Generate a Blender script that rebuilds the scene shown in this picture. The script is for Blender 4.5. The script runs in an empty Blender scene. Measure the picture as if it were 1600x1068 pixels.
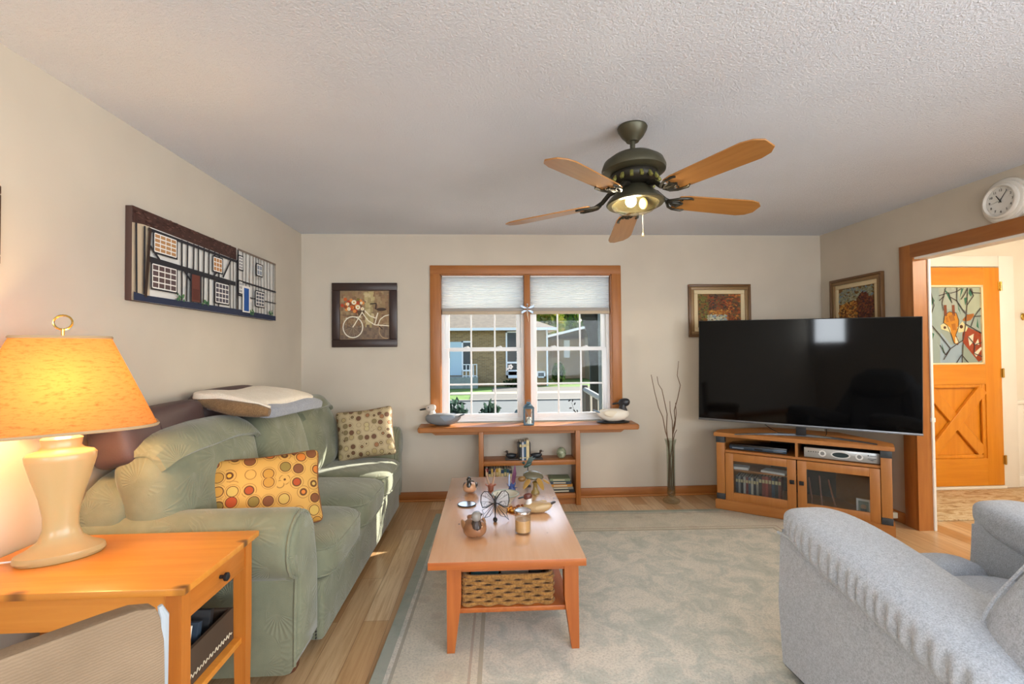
import bpy, bmesh, math, random
from mathutils import Vector, Matrix, Euler
PI = math.pi
sc = bpy.context.scene
C = sc.collection
random.seed(7)

# ------------------------------------------------------------------ camera, sky, sun, fill, daylight, exposure
def cam_matrix(yaw, pitch, roll, h):
    cy, sy, cp, sp = math.cos(yaw), math.sin(yaw), math.cos(pitch), math.sin(pitch)
    f = Vector((sy*cp, cy*cp, sp)); r = Vector((cy, -sy, 0)); u = r.cross(f)
    cr, sr = math.cos(roll), math.sin(roll)
    r2, u2 = cr*r + sr*u, -sr*r + cr*u
    m = Matrix((r2, u2, -f)).transposed().to_4x4()
    m.translation = (0, 0, h)
    return m
cd = bpy.data.cameras.new('camera'); cam = bpy.data.objects.new('camera', cd); C.objects.link(cam)
cd.sensor_fit = 'HORIZONTAL'; cd.sensor_width = 36; cd.lens = 755/1600*36; cd.clip_start = .05; cd.clip_end = 400
cam.matrix_world = cam_matrix(.0509, .02, -.0089, 1.3521)
sc.camera = cam
vs = sc.view_settings
sc.display_settings.display_device = 'sRGB'
vs.view_transform = 'Standard'; vs.look = 'None'; vs.gamma = 1; vs.use_curve_mapping = False
vs.exposure = 0.22

world = bpy.data.worlds.new('sky'); sc.world = world; world.use_nodes = True
wt = world.node_tree; wt.nodes.clear()
wo = wt.nodes.new('ShaderNodeOutputWorld'); wb = wt.nodes.new('ShaderNodeBackground'); ws = wt.nodes.new('ShaderNodeTexSky')
ws.sky_type = 'NISHITA'; ws.sun_disc = False; ws.sun_elevation = math.radians(24); ws.sun_rotation = math.radians(52)
ws.air_density = 1.0; ws.dust_density = 2.0; ws.ozone_density = 1.0
wb.inputs[1].default_value = .42
wt.links.new(ws.outputs[0], wb.inputs[0]); wt.links.new(wb.outputs[0], wo.inputs[0])

def light(name, kind, loc, energy, color, **k):
    d = bpy.data.lights.new(name, kind); d.energy = energy; d.color = color
    for a, v in k.items(): setattr(d, a, v)
    o = bpy.data.objects.new(name, d); C.objects.link(o); o.location = loc
    return o
SUN_DIR = Vector((-1.45, -1, -.80))
s = light('sun', 'SUN', (20, 20, 15), 16.0, (1, .95, .86), angle=.009)
s.rotation_euler = SUN_DIR.to_track_quat('-Z', 'Y').to_euler()
# two fill lights added in made-up windows behind the camera; corner window is real
a = light('rear_fill_light', 'AREA', (1.85, -3.38, 1.45), 120, (.86, .93, 1), shape='RECTANGLE', size=2.2, size_y=1.5)
a.rotation_euler = (math.radians(108), 0, math.radians(8))
a = light('side_fill_light', 'AREA', (3.12, -1.2, 1.45), 150, (.86, .93, 1), shape='RECTANGLE', size=2.8, size_y=1.5)
a.rotation_euler = (math.radians(105), 0, math.radians(90))
a = light('rear_corner_window_daylight', 'AREA', (-1.30, -3.40, 1.80), 45, (.86, .93, 1), shape='RECTANGLE', size=.55, size_y=.6)
a.rotation_euler = (math.radians(92), 0, math.radians(-14))
a = light('hall_ceiling_light', 'POINT', (4.6, 2.3, 2.2), 100, (1, .86, .66), shadow_soft_size=.12)

# ------------------------------------------------------------------ helpers
def lin(c):
    if isinstance(c, str):
        c = c.lstrip('#'); c = tuple(int(c[i:i+2], 16) for i in (0, 2, 4))
    c = [v/255 for v in c]
    return tuple(v/12.92 if v <= .04045 else ((v+.055)/1.055)**2.4 for v in c) + (1,)

class Mt:
    """tiny wrapper to write node trees"""
    def __init__(s, name, rough=.6, metal=0, spec=.5):
        s.m = bpy.data.materials.new(name); s.m.use_nodes = True; s.t = s.m.node_tree
        s.b = s.t.nodes['Principled BSDF']; s.out = s.t.nodes['Material Output']
        s.b.inputs['Roughness'].default_value = rough; s.b.inputs['Metallic'].default_value = metal
        s.b.inputs['Specular IOR Level'].default_value = spec
    def n(s, kind, **k):
        nd = s.t.nodes.new('ShaderNode' + kind)
        for a, v in k.items():
            if a.startswith('i_'): nd.inputs[a[2:].replace('_', ' ')].default_value = v
            else: setattr(nd, a, v)
        return nd
    def l(s, a, b): s.t.links.new(a, b)
    def col(s, c): s.b.inputs['Base Color'].default_value = lin(c) if not (isinstance(c, tuple) and len(c) == 4) else c; return s
    def coord(s, scale=(1, 1, 1), kind='Object', rot=(0, 0, 0), loc=(0, 0, 0)):
        tc = s.n('TexCoord'); mp = s.n('Mapping')
        mp.inputs['Scale'].default_value = scale; mp.inputs['Rotation'].default_value = rot; mp.inputs['Location'].default_value = loc
        s.l(tc.outputs[kind], mp.inputs[0]); return mp.outputs[0]
    def noise(s, vec, scale, detail=4, rough=.55, dist=0):
        n = s.n('TexNoise'); s.l(vec, n.inputs['Vector'])
        n.inputs['Scale'].default_value = scale; n.inputs['Detail'].default_value = detail
        n.inputs['Roughness'].default_value = rough; n.inputs['Distortion'].default_value = dist
        return n.outputs['Fac']
    def ramp(s, fac, stops, interp='LINEAR'):
        r = s.n('ValToRGB'); s.l(fac, r.inputs[0]); r.color_ramp.interpolation = interp
        e = r.color_ramp.elements
        while len(e) < len(stops): e.new(.5)
        for i, (p, c) in enumerate(stops):
            e[i].position = p; e[i].color = lin(c) if not (isinstance(c, tuple) and len(c) == 4) else c
        return r.outputs[0]
    def mix(s, fac, a, b, mode='MIX'):
        m = s.n('MixRGB', blend_type=mode)
        for inp, v in ((0, fac), (1, a), (2, b)):
            if hasattr(v, 'links') or hasattr(v, 'is_linked'): s.l(v, m.inputs[inp])
            elif inp == 0: m.inputs[0].default_value = v
            else: m.inputs[inp].default_value = lin(v) if not (isinstance(v, tuple) and len(v) == 4) else v
        return m.outputs[0]
    def math(s, op, a, b=None, c=None):
        m = s.n('Math', operation=op)
        for i, v in enumerate((a, b, c)):
            if v is None: continue
            if hasattr(v, 'is_linked'): s.l(v, m.inputs[i])
            else: m.inputs[i].default_value = v
        return m.outputs[0]
    def base(s, sock): s.l(sock, s.b.inputs['Base Color']); return s
    def bump(s, h, strength=.3, dist=.01):
        b = s.n('Bump'); b.inputs['Strength'].default_value = strength; b.inputs['Distance'].default_value = dist
        s.l(h, b.inputs['Height']); s.l(b.outputs[0], s.b.inputs['Normal']); return s

def plain(name, c, rough=.6, metal=0, spec=.5):
    return Mt(name, rough, metal, spec).col(c).m
def paint(name, c, rough=.6, bscale=60, bstr=.05, var=.04):
    m = Mt(name, rough); v = m.coord(); n = m.noise(v, bscale, 3)
    c0 = lin(c); d = tuple(x*(1-var*2) for x in c0[:3]) + (1,); e = tuple(min(1, x*(1+var)) for x in c0[:3]) + (1,)
    m.base(m.ramp(m.noise(v, 3, 2), [(.3, d), (.7, e)])); m.bump(n, bstr, .004); return m.m
def wood(name, c1, c2, axis=0, rough=.4, scale=1.0, knots=.0, spec=.5, dark='#4a2410', flat=None):
    m = Mt(name, rough, 0, spec)
    sv = [22*scale]*3; sv[axis] = 1.6*scale
    v = m.coord(tuple(sv)); n1 = m.noise(v, 1.3, 5, .6, .6)
    sv2 = [7*scale]*3; sv2[axis] = .7*scale
    n2 = m.noise(m.coord(tuple(sv2)), 1.0, 3, .5, 1.5)
    col = m.ramp(n1, [(.28, c2), (.72, c1)])
    col = m.mix(m.math('MULTIPLY', n2, .55), col, c2)
    if knots:
        sk = [9.0]*3; sk[axis] = 5.0
        if flat is not None: sk[flat] = 0
        else: sk = [v_ if k_ == axis else 3.0 for k_, v_ in enumerate(sk)]
        vo = m.n('TexVoronoi'); m.l(m.coord(tuple(sk)), vo.inputs['Vector']); vo.inputs['Scale'].default_value = 1
        k = m.ramp(vo.outputs['Distance'], [(.06*knots, (1, 1, 1, 1)), (.17*knots, (0, 0, 0, 1))])
        sep = m.n('SeparateColor'); m.l(vo.outputs['Color'], sep.inputs[0])
        on = m.math('GREATER_THAN', sep.outputs[0], .55)
        col = m.mix(m.math('MULTIPLY', k, m.math('MULTIPLY', on, .85)), col, dark)
    m.base(col); m.bump(n1, .06, .003)
    return m.m
def cloth(name, c1, c2, rough=.9, scale=500, bstr=.25, mott=6):
    m = Mt(name, rough, 0, .25); v = m.coord()
    n = m.noise(v, scale, 2, .7); n2 = m.noise(v, mott, 4)
    f = m.math('ADD', m.math('MULTIPLY', n, .75), m.math('MULTIPLY', n2, .25))
    m.base(m.ramp(f, [(.36, c2), (.62, c1)])); m.bump(n, bstr, .003)
    m.b.inputs['Sheen Weight'].default_value = .15
    return m.m
def glass(name, tint=(1, 1, 1, 1), refl=.08, rough=.0):
    m = Mt(name); m.t.nodes.remove(m.b)
    tr = m.n('BsdfTransparent'); tr.inputs[0].default_value = tint
    gl = m.n('BsdfGlossy'); gl.inputs['Roughness'].default_value = rough
    lw = m.n('LayerWeight'); lw.inputs[0].default_value = .5
    f = m.math('ADD', m.math('MULTIPLY', m.math('POWER', lw.outputs['Facing'], 5.0), .7), refl*.35)
    mx = m.n('MixShader'); m.l(f, mx.inputs[0]); m.l(tr.outputs[0], mx.inputs[1]); m.l(gl.outputs[0], mx.inputs[2])
    m.l(mx.outputs[0], m.out.inputs[0]); return m.m
def emit(name, c, strength):
    m = Mt(name, .5).col(c); m.b.inputs['Emission Color'].default_value = lin(c); m.b.inputs['Emission Strength'].default_value = strength
    return m.m
def translucent(name, c, c2, frac=.5, tex=None):
    m = Mt(name); m.t.nodes.remove(m.b)
    v = m.coord(tex or (1, 1, 1)); n = m.noise(v, 1 if tex else 40, 4, .7)
    col = m.ramp(n, [(.25, c2), (.5, c), (1, c)])
    d = m.n('BsdfDiffuse'); t = m.n('BsdfTranslucent'); mx = m.n('MixShader'); mx.inputs[0].default_value = frac
    m.l(col, d.inputs[0]); m.l(col, t.inputs[0]); m.l(d.outputs[0], mx.inputs[1]); m.l(t.outputs[0], mx.inputs[2])
    m.l(mx.outputs[0], m.out.inputs[0]); return m.m
def printed(name, rough=.6, spec=.3, noise=.0):
    m = Mt(name, rough, 0, spec); at = m.n('Attribute'); at.attribute_name = 'Col'
    m.base(at.outputs[0]); return m.m

def BM(): return bmesh.new()
def rotm(rx=0, ry=0, rz=0, loc=(0, 0, 0)):
    return Matrix.Translation(loc) @ Euler((rx, ry, rz)).to_matrix().to_4x4()
def frame_to(p0, p1):
    d = Vector(p1) - Vector(p0)
    return Matrix.Translation(p0) @ d.to_track_quat('Z', 'Y').to_matrix().to_4x4(), d.length
def box(bm, x0, x1, y0, y1, z0, z1, bev=0, seg=2, M=None):
    r = bmesh.ops.create_cube(bm, size=1)
    vs_ = r['verts']
    for v in vs_: v.co = Vector(((x0+x1)/2+v.co.x*(x1-x0), (y0+y1)/2+v.co.y*(y1-y0), (z0+z1)/2+v.co.z*(z1-z0)))
    if bev:
        e = list({e for v in vs_ for e in v.link_edges})
        g = bmesh.ops.bevel(bm, geom=e, offset=bev, segments=seg, affect='EDGES', profile=.5)
        vs_ = list({v for f in g['faces'] for v in f.verts} | {v for v in vs_ if v.is_valid})
        # collect the whole island
        seen = set(vs_); st = list(vs_)
        while st:
            v = st.pop()
            for e in v.link_edges:
                o = e.other_vert(v)
                if o not in seen: seen.add(o); st.append(o)
        vs_ = list(seen)
    if M: bmesh.ops.transform(bm, matrix=M, verts=vs_)
    return vs_
def cbox(bm, c, s, M=None, bev=0, seg=2):
    return box(bm, c[0]-s[0]/2, c[0]+s[0]/2, c[1]-s[1]/2, c[1]+s[1]/2, c[2]-s[2]/2, c[2]+s[2]/2, bev, seg, M)
def loft(bm, rings, cap=True, closed=True):
    R = [[bm.verts.new(p) for p in r] for r in rings]
    n = len(R[0])
    for a, b in zip(R, R[1:]):
        for i in range(n if closed else n-1):
            j = (i+1) % n
            try: bm.faces.new((a[i], a[j], b[j], b[i]))
            except ValueError: pass
    if cap and closed:
        bm.faces.new(list(reversed(R[0]))); bm.faces.new(R[-1])
    return [v for r in R for v in r]
def lathe(bm, prof, seg=24, c=(0, 0, 0), sx=1, sy=1, M=None, cap=True):
    rings = [[(c[0]+r*sx*math.cos(2*PI*i/seg), c[1]+r*sy*math.sin(2*PI*i/seg), c[2]+z) for i in range(seg)] for r, z in prof]
    vs_ = loft(bm, rings, cap)
    if M: bmesh.ops.transform(bm, matrix=M, verts=vs_)
    return vs_
def cyl(bm, p0, p1, r0, r1=None, seg=12):
    M, L = frame_to(p0, p1)
    return lathe(bm, [(r0, 0), (r1 if r1 is not None else r0, L)], seg, M=M)
def tube(bm, pts, r, seg=8, closed=False, radii=None):
    pts = [Vector(p) for p in pts]; n = len(pts); rings = []
    up = Vector((0, 0, 1))
    for i, p in enumerate(pts):
        if closed: t = pts[(i+1) % n] - pts[i-1]
        else: t = pts[min(i+1, n-1)] - pts[max(i-1, 0)]
        t.normalize()
        if i == 0:
            a = t.cross(up)
            if a.length < .1: a = t.cross(Vector((1, 0, 0)))
        else: a = a - t*a.dot(t)
        a.normalize(); b = t.cross(a)
        rr = radii[i] if radii else r
        rings.append([p + (a*math.cos(2*PI*k/seg) + b*math.sin(2*PI*k/seg))*rr for k in range(seg)])
    if closed: rings.append(rings[0][:]); return loft(bm, rings, False)
    return loft(bm, rings)
def prism(bm, poly, d0, d1, plane='xz', M=None):
    """poly 2D extruded along the third axis from d0 to d1"""
    def P(u, v, d): return {'xz': (u, d, v), 'xy': (u, v, d), 'yz': (d, u, v)}[plane]
    a = [bm.verts.new(P(u, v, d0)) for u, v in poly]; b = [bm.verts.new(P(u, v, d1)) for u, v in poly]
    n = len(poly); bm.faces.new(a); bm.faces.new(list(reversed(b)))
    for i in range(n): bm.faces.new((a[i], b[i], b[(i+1) % n], a[(i+1) % n]))
    if M: bmesh.ops.transform(bm, matrix=M, verts=a+b)
    return a+b
def sq(bm, half, n=6, cuts=10, M=None, fn=None, puff=0):
    """rounded cushion: super-ellipsoid box; puff bulges along z; fn(v, p) final tweak (p in -1..1)"""
    b2 = bmesh.new(); bmesh.ops.create_cube(b2, size=2)
    bmesh.ops.subdivide_edges(b2, edges=b2.edges[:], cuts=cuts, use_grid_fill=True)
    new = {}
    for v in b2.verts:
        p = v.co.copy()
        k = (abs(p.x)**n + abs(p.y)**n + abs(p.z)**n)**(1/n)
        q = p/k
        w = Vector((q.x*half[0], q.y*half[1], q.z*half[2]*(1+puff*(1-q.x*q.x)*(1-q.y*q.y))))
        if fn: w = Vector(fn(w, q))
        if M: w = M @ w
        new[v] = bm.verts.new(w)
    for f in b2.faces: bm.faces.new([new[v] for v in f.verts])
    b2.free(); return list(new.values())
def ball(bm, c, r, u=16, v=10, M=None):
    if not hasattr(r, '__len__'): r = (r, r, r)
    g = bmesh.ops.create_uvsphere(bm, u_segments=u, v_segments=v, radius=1)
    mm = (M or Matrix()) @ Matrix.Translation(c) @ Matrix.Diagonal((*r, 1))
    bmesh.ops.transform(bm, matrix=mm, verts=g['verts']); return g['verts']
def colour(bm, n0, c):
    """paint faces from index n0 on"""
    lay = bm.loops.layers.float_color.get('Col') or bm.loops.layers.float_color.new('Col')
    c = lin(c)
    for f in bm.faces:
        if n0 and f in n0: continue
        for lp in f.loops: lp[lay] = c
def quad2(bm, pts, c, y):
    lay = bm.loops.layers.float_color.get('Col') or bm.loops.layers.float_color.new('Col')
    f = bm.faces.new([bm.verts.new((u, y, v)) for u, v in pts])
    c = lin(c)
    for lp in f.loops: lp[lay] = c
class Print:
    """flat printed picture: coloured polygons in x-z, facing -y, each layer a hair in front of the last"""
    def __init__(s, y=0, step=.00006): s.bm = BM(); s.y = y; s.k = 0; s.step = step
    def poly(s, pts, c): s.k += 1; quad2(s.bm, pts, c, s.y - s.k*s.step)
    def rect(s, x0, x1, z0, z1, c): s.poly([(x0, z0), (x1, z0), (x1, z1), (x0, z1)], c)
    def line(s, a, b, w, c):
        d = Vector((b[0]-a[0], b[1]-a[1])); L = d.length or 1; n = Vector((-d.y, d.x))/L*w/2
        s.poly([(a[0]-n.x, a[1]-n.y), (b[0]-n.x, b[1]-n.y), (b[0]+n.x, b[1]+n.y), (a[0]+n.x, a[1]+n.y)], c)
    def path(s, pts, w, c):
        for a, b in zip(pts, pts[1:]): s.line(a, b, w, c)
    def disc(s, x, z, r, c, rz=None, n=14, a0=0, a1=2*PI):
        rz = rz or r
        s.poly([(x+r*math.cos(a0+(a1-a0)*i/n), z+rz*math.sin(a0+(a1-a0)*i/n)) for i in range(n)], c)
    def ring(s, x, z, r, w, c, rz=None, n=20):
        rz = rz or r
        s.path([(x+r*math.cos(2*PI*i/n), z+rz*math.sin(2*PI*i/n)) for i in range(n+1)], w, c)

LOC = {}
def thing(name, label, cat, loc=(0, 0, 0), rz=0, group=None, rx=0, ry=0):
    o = bpy.data.objects.new(name, None); C.objects.link(o)
    o.location = loc; o.rotation_euler = (rx, ry, rz); o.empty_display_size = .1
    return tag(o, label, cat, group)
def tag(o, label=None, cat=None, group=None, kind=None):
    if label: o['label'] = label
    if cat: o['category'] = cat
    if group: o['group'] = group
    if kind: o['kind'] = kind
    return o
def part(name, bm, m, parent=None, smooth=True, W=False, angle=40, loc=None, rz=0):
    """link bm as ONE mesh object; W: the bmesh is in world coordinates and parent is unrotated"""
    if W and parent is not None:
        p = parent; off = Vector((0, 0, 0))
        while p is not None: off += p.location; p = p.parent
        bmesh.ops.translate(bm, vec=-off, verts=bm.verts[:])
    bmesh.ops.recalc_face_normals(bm, faces=bm.faces[:])
    me = bpy.data.meshes.new(name); bm.to_mesh(me); bm.free()
    for mm in (m if isinstance(m, (list, tuple)) else [m]): me.materials.append(mm)
    if smooth:
        me.polygons.foreach_set('use_smooth', [True]*len(me.polygons))
        me.set_sharp_from_angle(angle=math.radians(angle))
    o = bpy.data.objects.new(name, me); C.objects.link(o)
    if parent is not None: o.parent = parent
    if loc: o.location = loc; o.rotation_euler.z = rz
    return o
def pic(name, pr, m, parent=None, **k):
    bm = pr.bm; me = bpy.data.meshes.new(name)
    for f in bm.faces:
        f.normal_update()
        if f.normal.y > 0: f.normal_flip()
    bm.to_mesh(me); bm.free(); me.materials.append(m)
    o = bpy.data.objects.new(name, me); C.objects.link(o)
    if parent is not None: o.parent = parent
    for a, v in k.items(): setattr(o, a, v)
    return o
def struct(name, bm, m, parent=None, smooth=False):
    o = part(name, bm, m, parent, smooth)
    if parent is None: o['kind'] = 'structure'
    return o
def copy_tree(o, parent=None):
    c = o.copy(); C.objects.link(c)
    if parent is not None: c.parent = parent
    for ch in list(o.children): copy_tree(ch, c)
    return c

D, XL, XR, H = 4.467, -1.684, 3.2, 2.44

# ------------------------------------------------------------------ materials
M = {}
M['wall'] = paint('wall_paint', '#c8beae', .75, 90, .06, .02)
M['hallwall'] = paint('hall_paint', '#e3dccf', .7, 90, .05, .02)
M['white'] = paint('white_paint', '#eeebe4', .4, 60, .02, .02)
M['vinyl'] = plain('white_vinyl', '#eef0f2', .35)
def ceiling_mat():
    m = Mt('stippled_ceiling', .9, 0, .2); v = m.coord(); n = m.noise(v, 82, 5, .65); n2 = m.noise(v, 190, 3, .6)
    m.base(m.ramp(m.noise(v, 1.2, 2), [(.3, '#e0e4ec'), (.7, '#e7ebf3')]))
    m.bump(m.math('ADD', n, m.math('MULTIPLY', n2, .5)), .95, .012); return m.m
M['ceiling'] = ceiling_mat()
def floor_mat():
    m = Mt('oak_plank_floor', .30, 0, .7)
    v = m.coord((1, 1, 1), rot=(0, 0, PI/2))
    b = m.n('TexBrick', offset=.37, offset_frequency=2, squash=1)
    m.l(v, b.inputs['Vector']); b.inputs['Scale'].default_value = 1; b.inputs['Mortar Size'].default_value = .0012
    b.inputs['Brick Width'].default_value = 1.25; b.inputs['Row Height'].default_value = .127; b.inputs['Bias'].default_value = 0
    b.inputs['Color1'].default_value = (0, 0, 0, 1); b.inputs['Color2'].default_value = (1, 1, 1, 1); b.inputs['Mortar'].default_value = (.5, .5, .5, 1)
    tone = m.ramp(b.outputs['Color'], [(0, '#ab8358'), (.35, '#bf9a6e'), (.7, '#ccae86'), (1, '#d7bd98')])
    g = m.noise(m.coord((40, 1.6, 1)), 1.4, 5, .65, .8)
    col = m.mix(m.ramp(g, [(.35, (.55, .55, .55, 1)), (.6, (0, 0, 0, 1))]), tone, '#9c7040')
    k = m.noise(m.coord((6, 1.2, 1)), 1, 3, .5, 2)
    col = m.mix(m.ramp(k, [(.62, (0, 0, 0, 1)), (.75, (.5, .5, .5, 1))]), col, '#9a6a3c')
    col = m.mix(m.math('MULTIPLY', b.outputs['Fac'], .7), col, '#5a3a1c')
    m.base(col); m.bump(m.math('SUBTRACT', m.math('MULTIPLY', g, .15), b.outputs['Fac']), .15, .002); return m.m
M['floor'] = floor_mat()
M['trim'] = wood('cedar_trim', '#b07238', '#955822', 2, .42, 1, .6, flat=1)
M['trimx'] = wood('cedar_trim_across', '#b07238', '#955822', 0, .42, 1, .6, flat=1)
M['trimy'] = wood('cedar_trim_deep', '#b07238', '#955822', 1, .42, 1, .55)
M['pinex'] = wood('pine_top', '#e39c42', '#cf8029', 0, .33, .8, 1.1, .6, flat=2)
M['pinez'] = wood('pine_leg', '#cd7f33', '#b3661f', 2, .4, 1, .45)
M['piney'] = wood('pine_side', '#cd7f33', '#b3661f', 1, .4, 1, .45)
M['ctop'] = wood('coffee_table_top_glare', '#d8aa84', '#cb986e', 1, .24, .8, .5, .75, flat=2)  # paler than the cedar sides: window glare put into the top's colour
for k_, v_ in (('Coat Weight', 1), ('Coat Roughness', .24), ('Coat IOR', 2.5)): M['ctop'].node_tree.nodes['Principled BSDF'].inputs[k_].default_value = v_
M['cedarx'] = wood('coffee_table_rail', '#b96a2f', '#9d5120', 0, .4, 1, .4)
M['cedarz'] = wood('coffee_table_leg', '#b96a2f', '#9d5120', 2, .4, 1, .4)
M['cedary'] = wood('coffee_table_side', '#b96a2f', '#9d5120', 1, .4, 1, .4)
M['maple'] = wood('stand_maple', '#c08243', '#a8692f', 0, .42, .8, 0)
M['maplez'] = wood('stand_maple_upright', '#c08243', '#a8692f', 2, .42, .8, 0)
M['door'] = wood('varnished_fir', '#e79a2c', '#d07f17', 2, .35, .7, .12)
M['doorx'] = wood('varnished_fir_across', '#e79a2c', '#d07f17', 0, .35, .7, .12)
M['black'] = plain('black_plastic', '#101012', .35)
M['matteblack'] = plain('matte_black', '#161618', .6)
M['bronze'] = plain('bronze_metal', '#4d4a3a', .42, .55)
M['bronzedark'] = plain('dark_bronze', '#2e2b24', .4, .6)
M['steel'] = plain('grey_steel', '#8b8f94', .3, .9)
M['silver'] = plain('silver_metal', '#d5d6d8', .18, 1)
M['brass'] = plain('brass', '#c9a55a', .25, 1)
M['iron'] = plain('black_iron', '#2d2d30', .5, .6)
M['glass'] = glass('window_glass', (1, 1, 1, 1), .02)
M['cabglass'] = glass('cabinet_glass', (.86, .89, .92, 1), .16)
M['jarglass'] = glass('jar_glass', (.95, .96, .95, 1), .10)
M['vaseglass'] = glass('vase_glass', (.86, .89, .86, 1), .10)
M['paper'] = plain('paper', '#e9e4d8', .8)
M['cream'] = plain('cream_ceramic', '#b8a070', .28)
M['print'] = printed('printed_picture')
M['printgloss'] = printed('glossy_print', .25, .5)
def cloned(name, c, rough=.5, metal=0, spec=.5):
    if name not in M: M[name] = plain(name, c, rough, metal, spec)
    return M[name]

# ------------------------------------------------------------------ the room
YB = -3.5           # wall behind the camera
bm = BM(); box(bm, XL-.15, 6.2, YB-.15, D+.15, -.2, 0); struct('floor', bm, M['floor'])
bm = BM(); box(bm, XL-.15, 6.2, YB-.15, D+.15, H, H+.15); struct('ceiling', bm, M['ceiling'])
WX0, WX1, WZ0, WZ1 = -.435, 1.166, .70, 2.07
bm = BM()
box(bm, XL-.15, WX0, D, D+.15, 0, H); box(bm, WX1, XR+.09, D, D+.15, 0, H)
box(bm, WX0, WX1, D, D+.15, 0, WZ0); box(bm, WX0, WX1, D, D+.15, WZ1, H)
struct('wall_back', bm, M['wall'])
bm = BM(); box(bm, XL-.15, XL, YB, D, 0, H); struct('wall_left', bm, M['wall'])
OY0, OY1, OZ = 1.45, 3.462, 2.03     # wide opening to the hall
bm = BM()
box(bm, XR, XR+.09, OY1, D, 0, H); box(bm, XR, XR+.09, YB, -2.6, 0, H); box(bm, XR, XR+.09, .2, OY0, 0, H); box(bm, XR, XR+.09, -2.6, .2, 0, .65); box(bm, XR, XR+.09, -2.6, .2, 2.25, H); box(bm, XR, XR+.09, OY0, OY1, OZ, H)
struct('wall_right', bm, M['wall'])
bm = BM()
box(bm, XL-.15, -1.60, YB-.15, YB, 0, H); box(bm, -1.0, .70, YB-.15, YB, 0, H); box(bm, -1.6, -1.0, YB-.15, YB, 0, 1.48); box(bm, -1.6, -1.0, YB-.15, YB, 2.12, H); box(bm, 3.0, XR+.09, YB-.15, YB, 0, H)
box(bm, .70, 3.0, YB-.15, YB, 0, .65); box(bm, .70, 3.0, YB-.15, YB, 2.25, H)
struct('wall_rear', bm, M['wall'])
# rear frames: the corner window, and an added wide one round the fill light
bm = BM()
for x0, x1, z0, z1 in ((-1.66, -1.60, 1.42, 2.18), (-1.0, -.94, 1.42, 2.18), (-1.6, -1.0, 1.42, 1.48), (-1.6, -1.0, 2.12, 2.18), (.62, .70, .57, 2.33), (3.0, 3.08, .57, 2.33), (.70, 3.0, 2.25, 2.33), (.70, 3.0, .57, .65), (1.82, 1.88, .65, 2.25)):
    box(bm, x0, x1, YB-.05, YB+.02, z0, z1, .006)
struct('window_2', bm, M['trim'])
# side window frame added behind the camera, round the fill light
bm = BM()
for y0, y1, z0, z1 in ((-2.68, -2.6, .57, 2.33), (.2, .28, .57, 2.33), (-2.6, .2, 2.25, 2.33), (-2.6, .2, .57, .65), (-1.23, -1.17, .65, 2.25)):
    box(bm, XR-.02, XR+.05, y0, y1, z0, z1, .006)
struct('added_window_3', bm, M['trimy'])
# hall
bm = BM(); box(bm, XR+.09, 6.2, D, D+.15, 0, H); struct('wall_hall_back', bm, M['hallwall'])
bm = BM(); box(bm, 6.05, 6.2, .5, D, 0, H); struct('wall_hall_right', bm, M['hallwall'])
bm = BM(); box(bm, XR+.09, 6.2, .35, .5, 0, H); struct('wall_hall_front', bm, M['hallwall'])

# opening: casing, jamb, white back casing
t = thing('trim_1', None, None, (XR, OY1, 0)); t['kind'] = 'structure'
bm = BM(); box(bm, XR-.022, XR, OY1, OY1+.10, 0, OZ+.10, .004); box(bm, XR-.022, XR, OY0-.10, OY0, 0, OZ+.10, .004); part('side_casing', bm, M['trim'], t, W=True)
bm = BM(); box(bm, XR-.0225, XR, OY0-.005, OY1+.005, OZ, OZ+.10, .004); part('head_casing', bm, M['trimy'], t, W=True)
bm = BM(); box(bm, XR-.022, XR+.09, OY1-.02, OY1, 0, OZ); box(bm, XR-.022, XR+.09, OY0, OY0+.02, 0, OZ); part('jamb', bm, M['trim'], t, W=True)
bm = BM(); box(bm, XR-.01, XR+.09, OY0+.02, OY1-.02, OZ-.016, OZ); part('head_jamb', bm, M['white'], t, W=True)
bm = BM(); box(bm, XR+.09, XR+.11, OY1-.03, OY1+.07, 0, OZ+.07, .004); box(bm, XR+.09, XR+.11, OY0-.07, OY0+.03, 0, OZ+.07, .004); box(bm, XR+.09, XR+.11, OY0, OY1, OZ, OZ+.07, .004)
box(bm, XR+.085, XR+.118, OY1-.032, OY1+.09, .80, .835, .006)
part('hall_casing', bm, M['white'], t, W=True)
# baseboards
def baseboard(name, segs, mat):
    bm = BM()
    for x0, x1, y0, y1 in segs:
        box(bm, x0, x1, y0, y1, 0, .085, .006)
    struct(name, bm, mat, smooth=True)
baseboard('baseboard_back', [(XL+.002, -.085, D-.016, D), (.815, XR-.002, D-.016, D)], M['trimx'])
baseboard('baseboard_right', [(XR-.016, XR, OY1+.10, D-.017)], M['trimy'])
baseboard('baseboard_left', [(XL, XL+.016, YB, D-.017)], M['trimy'])
bm = BM(); box(bm, XL+.02, -.09, D-.03, D-.016, 0, .018, .005); box(bm, .82, XR-.02, D-.03, D-.016, 0, .018, .005); struct('trim_2', bm, M['maple'], smooth=True)

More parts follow.
